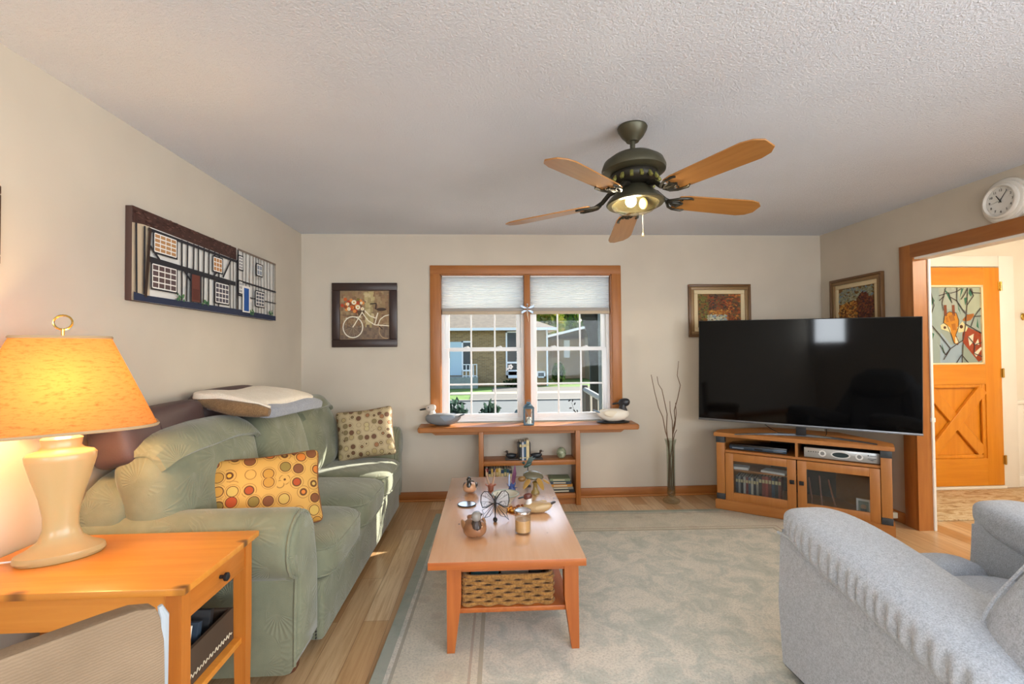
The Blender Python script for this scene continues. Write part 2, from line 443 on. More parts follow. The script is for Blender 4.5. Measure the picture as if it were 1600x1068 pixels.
# ---- window
t = thing('window_1', None, None, (.365, D, WZ0)); t['kind'] = 'structure'
bm = BM(); box(bm, -.522, WX0+.004, D-.022, D, WZ0, 2.149, .005); box(bm, WX1-.004, 1.251, D-.022, D, WZ0, 2.149, .005); part('side_casing', bm, M['trim'], t, W=True)
bm = BM(); box(bm, -.521, 1.25, D-.0225, D, WZ1-.004, 2.15, .005); part('head_casing', bm, M['trimx'], t, W=True)
bm = BM(); box(bm, .343, .398, D-.018, D+.08, WZ0, WZ1-.005, .004); part('mullion', bm, M['trim'], t, W=True)
bm = BM(); box(bm, WX0, WX0+.012, D-.01, D+.15, WZ0, WZ1); box(bm, WX1-.012, WX1, D-.01, D+.15, WZ0, WZ1); box(bm, WX0, WX1, D-.01, D+.15, WZ1-.012, WZ1); part('jamb', bm, M['trim'], t, W=True)
def sash(x0, x1, z0, z1, y, sl, sr, sb, st, mx, mz, lbl, n):
    bm = BM()
    box(bm, x0, x0+sl, y-.014, y+.014, z0, z1, .004); box(bm, x1-sr, x1, y-.014, y+.014, z0, z1, .004)
    box(bm, x0+sl-.004, x1-sr+.004, y-.0138, y+.0138, z0, z0+sb, .004); box(bm, x0+sl-.004, x1-sr+.004, y-.0138, y+.0138, z1-st, z1, .004)
    for x in mx: box(bm, x-.0075, x+.0075, y-.006, y+.006, z0+sb, z1-st, .002)
    for z in mz: box(bm, x0+sl, x1-sr, y-.0062, y+.0062, z-.0075, z+.0075, .002)
    s_ = part('sash', bm, M['vinyl'], t, W=True)
    bm = BM(); box(bm, x0+sl-.002, x1-sr+.002, y-.002, y+.002, z0+sb-.002, z1-st+.002); g = part('pane', bm, M['glass'], s_, False, W=False)
    bmv = g.data; off = t.location
    for v in bmv.vertices: v.co -= off
    return s_
for x0, x1, mx in ((-.423, .343, (-.153, .07)), (.398, 1.154, (.669, .884))):
    bm = BM()
    for a in ((x0, x0+.025), (x1-.025, x1)): box(bm, a[0], a[1], D+.055, D+.14, WZ0+.012, WZ1-.012)
    box(bm, x0+.025, x1-.025, D+.055, D+.14, WZ0+.005, WZ0+.032); box(bm, x0+.025, x1-.025, D+.055, D+.14, WZ1-.035, WZ1-.012)
    part('frame', bm, M['vinyl'], t, W=True)
    sash(x0+.024, x1-.024, 1.365, WZ1-.035, D+.115, .045, .045, .03, .04, mx, (1.715,), 'upper', 0)
    lo = sash(x0+.024, x1-.024, WZ0+.03, 1.388, D+.082, .042, .042, .045, .03, mx, (1.049,), 'lower', 0)
    for fx in (.3, .7):
        bm = BM(); xx = x0+(x1-x0)*fx
        sq(bm, (.028, .012, .009), 3, 4, rotm(loc=(xx, D+.082, 1.393))); sq(bm, (.012, .014, .006), 3, 3, rotm(loc=(xx+.008, D+.078, 1.402)))
        part('sash_lock', bm, M['vinyl'], t, W=True)
# ---- blinds
def blind_mat():
    m = Mt('cellular_fabric'); m.t.nodes.remove(m.b)
    d = m.n('BsdfDiffuse'); d.inputs[0].default_value = lin('#f1f3f6'); tr = m.n('BsdfTranslucent'); tr.inputs[0].default_value = lin('#eef2f8')
    mx = m.n('MixShader'); mx.inputs[0].default_value = .7
    m.l(d.outputs[0], mx.inputs[1]); m.l(tr.outputs[0], mx.inputs[2]); m.l(mx.outputs[0], m.out.inputs[0]); return m.m
M['blind'] = blind_mat()
M['tan'] = plain('blind_rail', '#b6a48c', .5); M['greige'] = plain('blind_rail_grey', '#9b948c', .5)
for x0, x1, lb in ((-.415, .338, 'left'), (.403, 1.148, 'right')):
    t = thing('cellular_blind', f'white pleated blind drawn up over the {lb}-hand window sash pair', 'blind', ((x0+x1)/2, D+.03, 1.70), group='pleated window blinds')
    bm = BM(); nz = 15; z0, z1 = 1.755, 2.045
    rings = []
    for i in range(nz*2+1):
        z = z0+(z1-z0)*i/(nz*2); y = D+.02+(.006 if i % 2 else 0); rings.append((z, y))
    prof = [(y, z) for z, y in rings] + [(2*D+.066-y, z) for z, y in reversed(rings)]
    prism(bm, prof, x0+.004, x1-.004, 'yz'); part('fabric', bm, M['blind'], t, False, W=True)
    bm = BM(); box(bm, x0, x1, D+.012, D+.05, 2.045, 2.058, .003); part('head_rail', bm, M['vinyl'], t, W=True)
    bm = BM(); box(bm, x0, x1, D+.010, D+.052, 1.728, 1.756, .004); part('bottom_rail', bm, M['greige'], t, W=True)
    bm = BM(); box(bm, x0, x1, D+.008, D+.054, 1.702, 1.729, .004); part('rail_cap', bm, M['tan'], t, W=True)
# dragonfly ornament on the mullion
t = thing('dragonfly_ornament', 'silver blue dragonfly ornament hung on the wooden window mullion', 'ornament', (.37, D-.024, 1.72))
bm = BM(); tube(bm, [(0, 0, .06), (0, -.006, .03), (0, -.008, -.02), (.01, -.006, -.10)], .006, radii=[.004, .009, .008, .002]); ball(bm, (0, -.006, .068), .009); part('body', bm, M['silver'], t)
for sx in (-1, 1):
    for dz, L, up in ((.03, .065, .022), (.012, .056, -.022)):
        bm = BM(); poly = [(0, 0), (sx*L*.5, up*.4+.012), (sx*L, up+.008), (sx*L*.95, up-.008), (sx*L*.5, up*.4-.01)]
        prism(bm, poly, -.004, -.001, 'xz', rotm(loc=(0, -.006, dz))); part('wing', bm, cloned('wing_blue', '#8d9db3', .3, .5), t)
# decals on the panes
bm = BM(); d = Print(D+.0795)
leafs = [(-.03, .05, 30), (.0, .05, 80), (.02, .02, 60), (-.02, -.02, 10), (.015, -.045, -50), (.03, -.06, -40), (.045, -.05, -70)]
bm = BM()
for x, z, an in leafs:
    Mx = rotm(0, -math.radians(an), 0, (.80+x, D+.0785, .835+z))
    prism(bm, [(-.016, 0), (-.005, .006), (.008, .005), (.016, 0), (.006, -.006), (-.006, -.006)], -.0006, 0, 'xz', Mx)
tube(bm, [(.83, D+.078, .77), (.805, D+.078, .82), (.79, D+.078, .87)], .0016, 5)
tag(part('window_decal', bm, M['matteblack'], None), 'black leaf sprig decal on the lower right window pane', 'decal', 'window pane decals')
bm = BM()
for i in range(5): ball(bm, (.215+.014*math.cos(i*1.257), D+.0785, 1.21+.014*math.sin(i*1.257)), (.011, .002, .011), 8, 6)
for i in range(3): ball(bm, (.185+.008*math.cos(i*2.1), D+.0785, 1.19+.01*math.sin(i*2.1)), (.007, .002, .009), 8, 6)
tag(part('window_decal', bm, M['vinyl'], None), 'white flower decal on the lower left window pane', 'decal', 'window pane decals')

# ---- window shelf with bookcase
t = thing('window_shelf', 'long cedar sill shelf with an open bookcase under the window', 'shelf', (.365, D-.13, 0))
bm = BM(); poly = [(-.615, D), (-.61, D-.235), (-.595, D-.25), (1.325, D-.25), (1.34, D-.235), (1.345, D)]
prism(bm, poly, .655, .70, 'xy'); bmesh.ops.bevel(bm, geom=[e for e in bm.edges if e.verts[0].co.y < D-.01 or e.verts[1].co.y < D-.01], offset=.008, segments=2, affect='EDGES'); part('top', bm, M['trimx'], t, W=True)
bm = BM(); prism(bm, [(-.50, .655), (1.22, .655), (1.18, .628), (-.46, .628)], D-.205, D-.18, 'xz'); part('apron', bm, M['trimx'], t, W=True)
for x in (-.083, .768):
    bm = BM(); box(bm, x, x+.042, D-.232, D, 0, .655, .004); part('upright', bm, M['trim'], t, W=True)
for z in (.352, .058):
    bm = BM(); box(bm, -.042, .769, D-.215, D-.002, z, z+.042, .003); part('shelf_board', bm, M['trimx'], t, W=True)
bm = BM(); box(bm, -.042, .769, D-.19, D-.17, 0, .058); part('toe_board', bm, M['trimx'], t, W=True)

# ---- front door in the hall
t = thing('door_1', None, None, (4.5, D, 0)); t['kind'] = 'structure'
dy0, dy1 = D-.045, D-.002
bm = BM(); box(bm, 4.05, 4.20, dy0, dy1, .03, 2.125, .003); box(bm, 4.79, 4.955, dy0, dy1, .03, 2.125, .003); part('stile', bm, M['door'], t, W=True)
bm = BM(); box(bm, 4.2, 4.79, dy0, dy1, 1.95, 2.125); box(bm, 4.2, 4.79, dy0, dy1, 1.0, 1.195); box(bm, 4.2, 4.79, dy0, dy1, .03, .29); part('rail', bm, M['doorx'], t, W=True)
bm = BM(); box(bm, 4.2, 4.79, dy1-.008, dy1, .29, 1.0); part('panel', bm, M['door'], t, W=True)
bm = BM()
def brace(a, b, w, y0, y1):
    d = Vector((b[0]-a[0], b[1]-a[1])).normalized(); n = Vector((-d.y, d.x))*w/2
    prism(bm, [(a[0]-n.x, a[1]-n.y), (b[0]-n.x, b[1]-n.y), (b[0]+n.x, b[1]+n.y), (a[0]+n.x, a[1]+n.y)], y0, y1, 'xz')
brace((4.23, .34), (4.76, .95), .10, dy0-.004, dy1-.012); brace((4.23, .95), (4.76, .34), .10, dy0+.008, dy1-.012)
bmesh.ops.bevel(bm, geom=bm.edges[:], offset=.004, segments=1, affect='EDGES'); part('cross_brace', bm, M['door'], t, W=True)
bm = BM()
for a in ((4.2, 4.235, .29, 1.0), (4.755, 4.79, .29, 1.0), (4.235, 4.755, .29, .325), (4.235, 4.755, .965, 1.0)): box(bm, a[0], a[1], dy0+.006, dy1-.015, a[2], a[3], .006)
part('panel_moulding', bm, M['door'], t, W=True)
bm = BM()
for a in ((4.195, 4.215, 1.19, 1.955), (4.765, 4.785, 1.19, 1.955), (4.2, 4.78, 1.19, 1.207), (4.2, 4.78, 1.935, 1.955)): box(bm, a[0], a[1], dy0-.006, dy1, a[2], a[3], .004)
part('glass_bead', bm, plain('pale_bead', '#e9d9b0', .4), t, W=True)
# stained glass: a giraffe among leaves (pixel-free: drawn in the plane of the pane, metres)
p = Print(0, .0001)
def GX(cx): return 4.345+(cx-105)/360*.43-4.5
def GZ(cy): return 1.93-(cy-55)/610*.723
def G(pts): return [(GX(a), GZ(b)) for a, b in pts]
p.rect(4.21-4.5, 4.77-4.5, 1.205, 1.937, '#93a29c')
for pts, c in (
  ([(105, 55), (260, 55), (250, 120), (290, 260), (130, 210)], '#a3ada3'), ([(260, 55), (465, 55), (465, 220), (400, 290), (300, 220)], '#a6b09c'),
  ([(105, 400), (200, 520), (300, 500), (290, 665), (105, 665)], '#93a9ba'), ([(290, 520), (340, 540), (430, 660), (290, 665)], '#8b9b92'),
  ([(-15, 55), (105, 55), (130, 210), (100, 665), (-15, 665)], '#93a5a2')): p.poly(G(pts), c)
for pts in ([(150, 60), (190, 95), (215, 180), (195, 150)], [(300, 60), (320, 60), (285, 140), (290, 110)], [(370, 60), (400, 95), (380, 130), (360, 100)], [(265, 180), (290, 270), (270, 230)], [(430, 300), (440, 390), (420, 370)], [(320, 140), (350, 130), (330, 200)], [(120, 500), (150, 600), (130, 580)], [(40, 100), (70, 160), (30, 220)], [(20, 400), (60, 430), (30, 520)]): p.poly(G(pts), '#2f6b55')
brown, tan_ = '#8a4a17', '#c5821f'
p.poly(G([(330, 370), (465, 430), (465, 640), (430, 660), (300, 500), (300, 430)]), '#8f3514')
for pts in ([(345, 455), (395, 430), (385, 500), (355, 530)], [(400, 520), (430, 470), (440, 520)], [(390, 590), (450, 540), (465, 545), (410, 620)]): p.poly(G(pts), '#d7d2bb')
p.poly(G([(300, 320), (340, 275), (400, 265), (400, 285), (370, 320), (330, 330)]), '#9c5a18')
p.poly(G([(150, 280), (190, 250), (250, 260), (270, 320), (265, 380), (240, 440), (265, 500), (255, 520), (225, 505), (205, 440), (170, 360), (140, 340)]), tan_)
p.poly(G([(150, 340), (115, 360), (120, 390), (180, 410), (205, 440), (195, 380)]), '#d8cf9e'); p.poly(G([(255, 380), (300, 330), (345, 380), (330, 410), (265, 420)]), '#d8cf9e')
p.disc(GX(290), GZ(372), .018, '#4b2a18'); p.disc(GX(150), GZ(378), .014, '#4b2a18')
p.poly(G([(235, 455), (260, 460), (262, 500), (235, 510)]), '#d9d2ae')
for a in (158, 226): p.poly(G([(a-11, 195), (a+11, 195), (a+14, 285), (a-10, 285)]), '#7a3b1b')
for pts in ([(185, 285), (225, 270), (240, 320), (200, 330)], [(205, 350), (240, 345), (245, 400), (215, 400)], [(160, 300), (178, 292), (185, 335), (165, 335)]): p.poly(G(pts), '#a9681a')
p.path(G([(150, 280), (190, 250), (250, 260), (270, 320), (265, 380), (240, 440), (265, 500), (255, 520), (225, 505), (205, 440), (170, 360), (140, 340), (150, 280)]), .006, '#4a2f1c')
for pts in ([(105, 120), (190, 95), (215, 180)], [(260, 85), (300, 60)], [(255, 160), (200, 130)], [(370, 60), (400, 120), (340, 200)], [(105, 520), (150, 600), (190, 550)], [(240, 665), (285, 600), (340, 665)], [(345, 455), (400, 520), (465, 500)], [(340, 275), (300, 230), (265, 180)], [(400, 520), (390, 590), (465, 620)], [(165, 55), (130, 180), (140, 240)], [(260, 55), (255, 160), (320, 260)], [(350, 55), (340, 200), (325, 350)], [(325, 350), (465, 430)], [(465, 210), (400, 290), (370, 370)], [(400, 290), (465, 285)], [(105, 440), (190, 550), (130, 640)], [(190, 550), (300, 480), (325, 350)], [(300, 500), (285, 665)], [(105, 160), (150, 120)], [(200, 100), (260, 85)], [(30, 60), (60, 200), (10, 330), (105, 440)], [(380, 60), (390, 95), (465, 100)], [(290, 150), (320, 110), (350, 60)]): p.path(G(pts), .008, '#3b3436')
g = pic('stained_glass', p, M['printgloss'], t); g.location.y = -.034; g['label'] = 'leaded giraffe and leaves pane'
for z in (.272, 1.105, 1.943):
    bm = BM(); cyl(bm, (4.962, D-.052, z-.045), (4.962, D-.052, z+.045), .008); box(bm, 4.94, 4.98, D-.049, D-.044, z-.042, z+.042); part('hinge', bm, M['brass'], t, W=True)
t = thing('trim_3', None, None, (4.5, D, 0)); t['kind'] = 'structure'
bm = BM(); box(bm, 4.965, 5.12, D-.035, D, 0, 2.24, .006); box(bm, 3.9, 4.04, D-.035, D, 0, 2.24, .006); box(bm, 4.04, 4.965, D-.035, D, 2.135, 2.24, .006); part('door_casing', bm, M['white'], t, W=True)
bm = BM(); box(bm, 4.04, 4.965, D-.06, D-.002, 0, .025, .004); part('threshold', bm, M['white'], t, W=True)
# wainscot right of the door and along the hall's right side
t = thing('trim_4', None, None, (5.6, D, 0)); t['kind'] = 'structure'
bm = BM(); box(bm, 5.12, 6.05, D-.028, D, .80, .835, .006); box(bm, 6.02, 6.05, .5, D-.03, .80, .835, .006); part('chair_rail', bm, M['white'], t, W=True)
bm = BM()
for i in range(11): box(bm, 5.12+i*.084, 5.202+i*.084, D-.014, D, .11, .80, .003)
box(bm, 6.036, 6.05, .5, D-.02, .1, .8); part('beadboard', bm, M['white'], t, W=True)
bm = BM(); box(bm, 5.12, 6.05, D-.022, D, 0, .11, .006); part('hall_baseboard', bm, M['white'], t, W=True)
# coat hook
t = thing('coat_hook', 'brass coat hook on the hall wall right of the front door', 'hook', (5.235, D, 1.65))
bm = BM(); ball(bm, (0, -.006, 0), (.022, .008, .035)); part('backplate', bm, M['brass'], t)
bm = BM()
tube(bm, [(0, -.01, .01), (-.015, -.05, .005), (-.03, -.07, .02), (-.03, -.075, .045)], .006); ball(bm, (-.03, -.075, .05), .010)
tube(bm, [(0, -.01, .01), (.02, -.05, .02), (.05, -.06, .05)], .006); ball(bm, (.05, -.06, .055), .010); part('prong', bm, M['brass'], t)
# hall rug
m = Mt('hall_rug_pile', .95, 0, .2); v = m.coord((3, 9, 1)); n = m.noise(v, 2.2, 6, .7, 1.5)
m.base(m.ramp(n, [(.3, '#8b6a46'), (.45, '#b99a72'), (.55, '#d3bf9d'), (.7, '#9c7a52')])); m.bump(m.noise(m.coord(), 300, 2), .3, .004)
bm = BM(); box(bm, 3.50, 5.3, 3.62, 4.36, .001, .012, .004); tag(part('hall_rug', bm, m.m), 'tan and cream patterned rug inside the front door', 'rug')

# ------------------------------------------------------------------ outside
GZ0 = -1.0
def leafmat(name):
    m = Mt(name); m.t.nodes.remove(m.b); at = m.n('Attribute'); at.attribute_name = 'Col'
    d = m.n('BsdfDiffuse'); tr = m.n('BsdfTranslucent'); mx = m.n('MixShader'); mx.inputs[0].default_value = .4
    m.l(at.outputs[0], d.inputs[0]); m.l(at.outputs[0], tr.inputs[0]); m.l(d.outputs[0], mx.inputs[1]); m.l(tr.outputs[0], mx.inputs[2]); m.l(mx.outputs[0], m.out.inputs[0]); return m.m
M['leaf'] = leafmat('leaves')
M['bark'] = paint('bark', '#241f18', .9, 20, .6, .2)
def leaves(bm, c, r, n, size, cols, rng, shell=.5):
    lay = bm.loops.layers.float_color.get('Col') or bm.loops.layers.float_color.new('Col')
    for _ in range(n):
        d = Vector((rng.gauss(0, 1), rng.gauss(0, 1), rng.gauss(0, 1))).normalized()
        k = shell+(1-shell)*rng.random()
        p_ = Vector((c[0]+d.x*r[0]*k, c[1]+d.y*r[1]*k, c[2]+d.z*r[2]*k))
        s_ = size*(.6+.8*rng.random())
        e = Euler((rng.random()*6, rng.random()*6, rng.random()*6)).to_matrix()
        f = bm.faces.new([bm.verts.new(p_+e @ Vector(q)*s_) for q in ((-1, 0, 0), (0, -.5, .1), (1, 0, 0), (0, .5, .1))])
        cc = tuple(v*.62 for v in lin(rng.choice(cols))[:3])+(1,)
        for lp in f.loops: lp[lay] = cc
def tree(label, x, y, h, trunk_r, crowns, n, size, cols, seed, group=None):
    rng = random.Random(seed); t = thing('tree', label, 'tree', (x, y, GZ0), group=group)
    bm = BM()
    tube(bm, [(0, 0, 0), (.05, 0, h*.3), (0, .1, h*.6), (.1, 0, h)], .2, 8, radii=[trunk_r, trunk_r*.85, trunk_r*.6, trunk_r*.25])
    for c, r in crowns: tube(bm, [(0, .05, h*.5), (c[0]*.5, c[1]*.5, (h*.5+c[2])*.5+.2), c], .05, 6, radii=[trunk_r*.4, trunk_r*.25, .03])
    part('trunk', bm, M['bark'], t)
    bm = BM()
    for c, r in crowns: leaves(bm, c, r, n, size, cols, rng)
    part('crown', bm, M['leaf'], t, False)
    return t
# ground
grass = paint('lawn_grass', '#56782c', .9, 30, .5, .12)
bm = BM(); box(bm, -60, 60, 5.2, 90, GZ0-.3, GZ0-.02); struct('ground', bm, grass)
conc = paint('concrete', '#8a857a', .85, 8, .2, .06); asph = paint('asphalt', '#565c5c', .9, 20, .3, .05)
bm = BM(); box(bm, -60, 60, 15.5, 23.2, GZ0-.06, GZ0-.01); struct('road', bm, asph)
bm = BM(); box(bm, -60, 60, 23.2, 23.45, GZ0-.05, GZ0+.06, .02); struct('kerb', bm, conc)
bm = BM(); box(bm, -60, 60, 26.9, 28.4, GZ0-.05, GZ0+.012); struct('sidewalk', bm, paint('pale_concrete', '#948d7f', .8, 8, .2, .05))
bm = BM(); box(bm, -.9, 8.2, 23.4, 26.9, GZ0-.05, GZ0+.006); box(bm, .3, 8.2, 28.4, 31.8, GZ0-.05, GZ0+.006); struct('driveway', bm, paint('driveway_paving', '#605f59', .9, 10, .3, .06))
# brick bungalow across the street
def brickmat():
    m = Mt('tan_brick', .85); v = m.coord(kind='Object', rot=(PI/2, 0, 0)); b = m.n('TexBrick'); m.l(v, b.inputs['Vector'])
    b.inputs['Scale'].default_value = 1; b.inputs['Brick Width'].default_value = .3; b.inputs['Row Height'].default_value = .1; b.inputs['Mortar Size'].default_value = .008
    for k, c in (('Color1', '#a08256'), ('Color2', '#866b45'), ('Mortar', '#a0937a')): b.inputs[k].default_value = lin(c)
    m.base(b.outputs['Color']); return m.m
M['brick'] = brickmat()
M['shingle'] = paint('roof_shingles', '#877b69', .9, 14, .4, .08)
t = thing('house', 'tan brick bungalow with hipped roof seen through the left sash', 'house', (0, 33, GZ0))
hx0, hx1 = -6.2, 4.15
bm = BM(); box(bm, hx0, hx1, 33, 42, GZ0, 2.85); part('wall', bm, M['brick'], t, False, W=True)
bm = BM(); ez, rz_ = 2.95, 5.0; e0, e1, f0, f1 = hx0-.55, hx1+.55, 32.45, 42.5
a = [bm.verts.new(q) for q in ((e0, f0, ez), (e1, f0, ez), (e1, f1, ez), (e0, f1, ez), (e0+4.6, 37.4, rz_), (e1-4.6, 37.4, rz_))]
for q in ((0, 1, 5, 4), (1, 2, 5), (2, 3, 4, 5), (3, 0, 4), (3, 2, 1, 0)): bm.faces.new([a[i] for i in q])
part('roof', bm, M['shingle'], t, False, W=True)
bm = BM(); box(bm, e0, e1, f0-.05, f0+.05, ez-.16, ez+.02); box(bm, e1-.05, e1+.05, f0, f1, ez-.16, ez+.02); box(bm, hx1-.12, hx1-.02, 32.9, 33, GZ0, ez-.1); part('gutter', bm, M['vinyl'], t, False, W=True)
def hwin(x0, x1, z0, z1, mat):
    bm = BM(); y = 32.97
    for q in ((x0, x1, z0, z0+.1), (x0, x1, z1-.1, z1), (x0, x0+.1, z0, z1), (x1-.1, x1, z0, z1)): box(bm, q[0], q[1], y-.04, y+.03, q[2], q[3])
    f = part('window_frame', bm, M['vinyl'], t, False, W=True)
    bm = BM(); box(bm, x0+.1-f.location.x, x1-.1, y-.0, y+.02, z0+.1, z1-.1)
    bmesh.ops.translate(bm, vec=-t.location, verts=bm.verts[:]); part('pane', bm, mat, f, False)
dk = plain('dark_window', '#33414a', .15); red = plain('window_curtain', '#7a4a4a', .4)
hwin(1.25, 3.0, -.35, 2.75, dk)      # tall living room window
hwin(1.30, 3.0, -1.0+.55, -1.0+1.75-.65, red)
hwin(-1.75, -1.05, .05, 2.1, dk)
hwin(3.35, 3.95, -.45, .0, dk)
bm = BM()
box(bm, 1.35, 2.9, 32.92, 32.95, .55, .67); part('window_bar', bm, M['vinyl'], t, False, W=True)
bm = BM(); box(bm, -2.55, -1.75, 32.92, 32.99, -.22, 2.05); part('front_door', bm, plain('pale_door', '#b9cfd8', .5), t, False, W=True)
bm = BM(); box(bm, -3.6, -.65, 31.3, 33, GZ0, -.28); part('porch', bm, paint('old_concrete', '#8d958f', .9, 6, .2, .1), t, False, W=True)
for x0, x1 in ((-3.55, -2.7), (-1.6, -.7)):
    bm = BM()
    box(bm, x0, x1, 31.35, 31.4, .52, .57); box(bm, x0, x1, 31.35, 31.4, -.2, -.16)
    for i in range(5): xx = x0+(x1-x0)*i/4; box(bm, xx-.025, xx+.025, 31.35, 31.4, -.28, .57)
    part('porch_railing', bm, M['vinyl'], t, False, W=True)
# second house
t = thing('house', 'beige sided house beyond the driveway seen through the right sash', 'house', (8, 44, GZ0))
sid = paint('tan_siding', '#b09a7c', .8, 5, .1, .08); sid2 = paint('pale_siding', '#b3b3a0', .8, 5, .1, .08)
bm = BM(); box(bm, 4.9, 8.4, 41.5, 50, GZ0, 2.7); part('wall', bm, sid, t, False, W=True)
bm = BM(); box(bm, 8.4, 14, 39.6, 50, GZ0, 2.6)
for i in range(22): box(bm, 8.4, 14, 39.57, 39.6, GZ0+.02+i*.16, GZ0+.15+i*.16)
part('side_wall', bm, sid2, t, False, W=True)
bm = BM(); prism(bm, [(4.6, 2.4), (8.2, 3.25), (14.6, 2.3), (14.6, 2.5), (8.2, 3.5), (4.6, 2.6)], 39.2, 50.3, 'xz'); prism(bm, [(4.9, 2.4), (8.2, 3.3), (14, 2.4)], 41.5, 50, 'xz'); part('roof', bm, M['shingle'], t, False, W=True)
bm = BM(); prism(bm, [(4.6, 2.4), (8.2, 3.25), (14.6, 2.3), (14.6, 2.5), (8.2, 3.45), (4.6, 2.6)], 39.1, 39.2, 'xz'); cyl(bm, (8.5, 39.5, GZ0+.2), (8.5, 39.5, 2.6), .06); part('gutter', bm, M['vinyl'], t, False, W=True)
for x0, x1, z0, z1 in ((5.5, 6.0, .8, 2.3), (6.6, 7.1, .8, 2.3)):
    bm = BM(); box(bm, x0, x1, 41.42, 41.5, z0, z1); part('shutter', bm, plain('shutter', '#8c6a3c', .6) if x0 < 6 else M['vinyl'], t, False, W=True)
bm = BM(); box(bm, 9.6, 11.6, 39.5, 39.57, GZ0, .9); part('garage_door', bm, plain('garage_grey', '#b7bdb5', .6), t, False, W=True)
# trees
tree('dark green tree behind the left end of the brick bungalow roof', -5.5, 49, 6, .3, [((0, 0, 6.5), (4, 2.5, 2.4)), ((3.5, 0, 6), (3, 2, 2))], 1500, .32, ['#2f4a2a', '#3b5a30', '#27402a'], 1, 'trees behind the houses')
tree('yellow green tree right behind the bungalow roof edge', 5.2, 55, 6, .25, [((-.6, 0, 6), (3.0, 2, 2.2)), ((1.4, 0, 5.6), (2.4, 1.5, 2.4)), ((.6, 0, 4.0), (2.0, .8, 1.3))], 1400, .32, ['#8aa03a', '#a8b048', '#6f8a34', '#b9a94a'], 2, 'trees behind the houses')
tree('bright green leafy tree behind the pale sided house', 11.5, 60, 6, .3, [((0, 0, 6.2), (3.6, 2.5, 2.6)), ((3, 0, 5.4), (3, 2, 2.3)), ((-2.2, 0, 5.6), (2.2, 2, 2.2))], 1500, .3, ['#7fae3c', '#9cc24c', '#5f8f3a', '#3e6238'], 3, 'trees behind the houses')
# dark street tree: bending trunk, low branch with leaves
t = thing('tree', 'dark bending tree trunk by the road seen through the right sash', 'tree', (3.25, 14.6, GZ0))
bm = BM(); tube(bm, [(.25, 0, 0), (.1, 0, .8), (.08, 0, 2.0), (.02, 0, 2.9), (-.25, 0, 3.6), (-.8, 0, 4.1), (-1.8, 0, 4.5)], .2, 10, radii=[.32, .24, .22, .22, .22, .2, .12])
tube(bm, [(.05, 0, 2.6), (.3, 0, 3.6), (.5, 0, 5.5)], .2, 10, radii=[.2, .24, .16]); part('trunk', bm, M['bark'], t)
bm = BM(); rng = random.Random(5)
for c, r in (((-1.2, 0, 4.3), (.8, .5, .35)), ((-.3, .3, 4.2), (.7, .5, .4)), ((.9, 0, 5), (1.1, .8, .8))): leaves(bm, c, r, 260, .11, ['#3c5a2c', '#5d7f38', '#2d4427'], rng, .1)
part('crown', bm, M['leaf'], t, False)
# low shrubs
def shrub(label, x, y, z, r, n, size, cols, seed, group):
    rng = random.Random(seed); t = thing('shrub', label, 'shrub', (x, y, z), group=group)
    bm = BM()
    for k in range(9): tube(bm, [(0, 0, 0), (rng.uniform(-1, 1)*r[0]*.5, rng.uniform(-1, 1)*r[1]*.4, r[2]*.6), (rng.uniform(-1, 1)*r[0]*.8, rng.uniform(-1, 1)*r[1]*.6, r[2]*1.6)], .01, 5)
    part('stems', bm, M['bark'], t)
    bm = BM(); leaves(bm, (0, 0, r[2]), r, n, size, cols, rng, .3); part('foliage', bm, M['leaf'], t, False)
dcol = ['#2c4038', '#3a5346', '#1f302b', '#4c6558', '#5d7a72']
shrub('dark leafy shrub under the window, left of its neighbours', -.64, 9.2, GZ0, (.37, .35, .73), 1300, .07, dcol, 11, 'shrubs below the window')
shrub('dark leafy shrub under the window between two others', .05, 9.2, GZ0, (.29, .35, .72), 1100, .07, dcol, 12, 'shrubs below the window')
shrub('blue grey leafy shrub under the window behind the lantern', .72, 9.2, GZ0, (.27, .35, .71), 900, .07, ['#5a7486', '#6f8799', '#3d5363'], 13, 'shrubs below the window')
shrub('small green bush in front of the brick bungalow', 2.0, 32.4, GZ0, (1.0, .4, .25), 500, .12, ['#3d5a33', '#2b4229'], 14, None)
shrub('green ivy bush at the bungalow corner', 4.95, 33.6, GZ0, (.5, .4, .8), 600, .12, ['#3d5a33', '#2b4229', '#5d7f38'], 15, None)
# lawn post
bm = BM(); cyl(bm, (-2.35, 26, GZ0), (-2.35, 26, GZ0+.95), .06, .05, 8); tag(part('lawn_post', bm, M['matteblack']), 'short dark post standing on the lawn by the sidewalk', 'post')
# lamp post by the bungalow's door
t = thing('lamp_post', 'slim lamp post with a white globe left of the pale front door', 'lamp post', (-2.95, 29.5, GZ0))
bm = BM(); cyl(bm, (0, 0, 0), (0, 0, 2.3), .045, .035, 8); part('post', bm, M['bronzedark'], t)
bm = BM(); ball(bm, (0, 0, 2.42), .17); part('globe', bm, M['vinyl'], t)
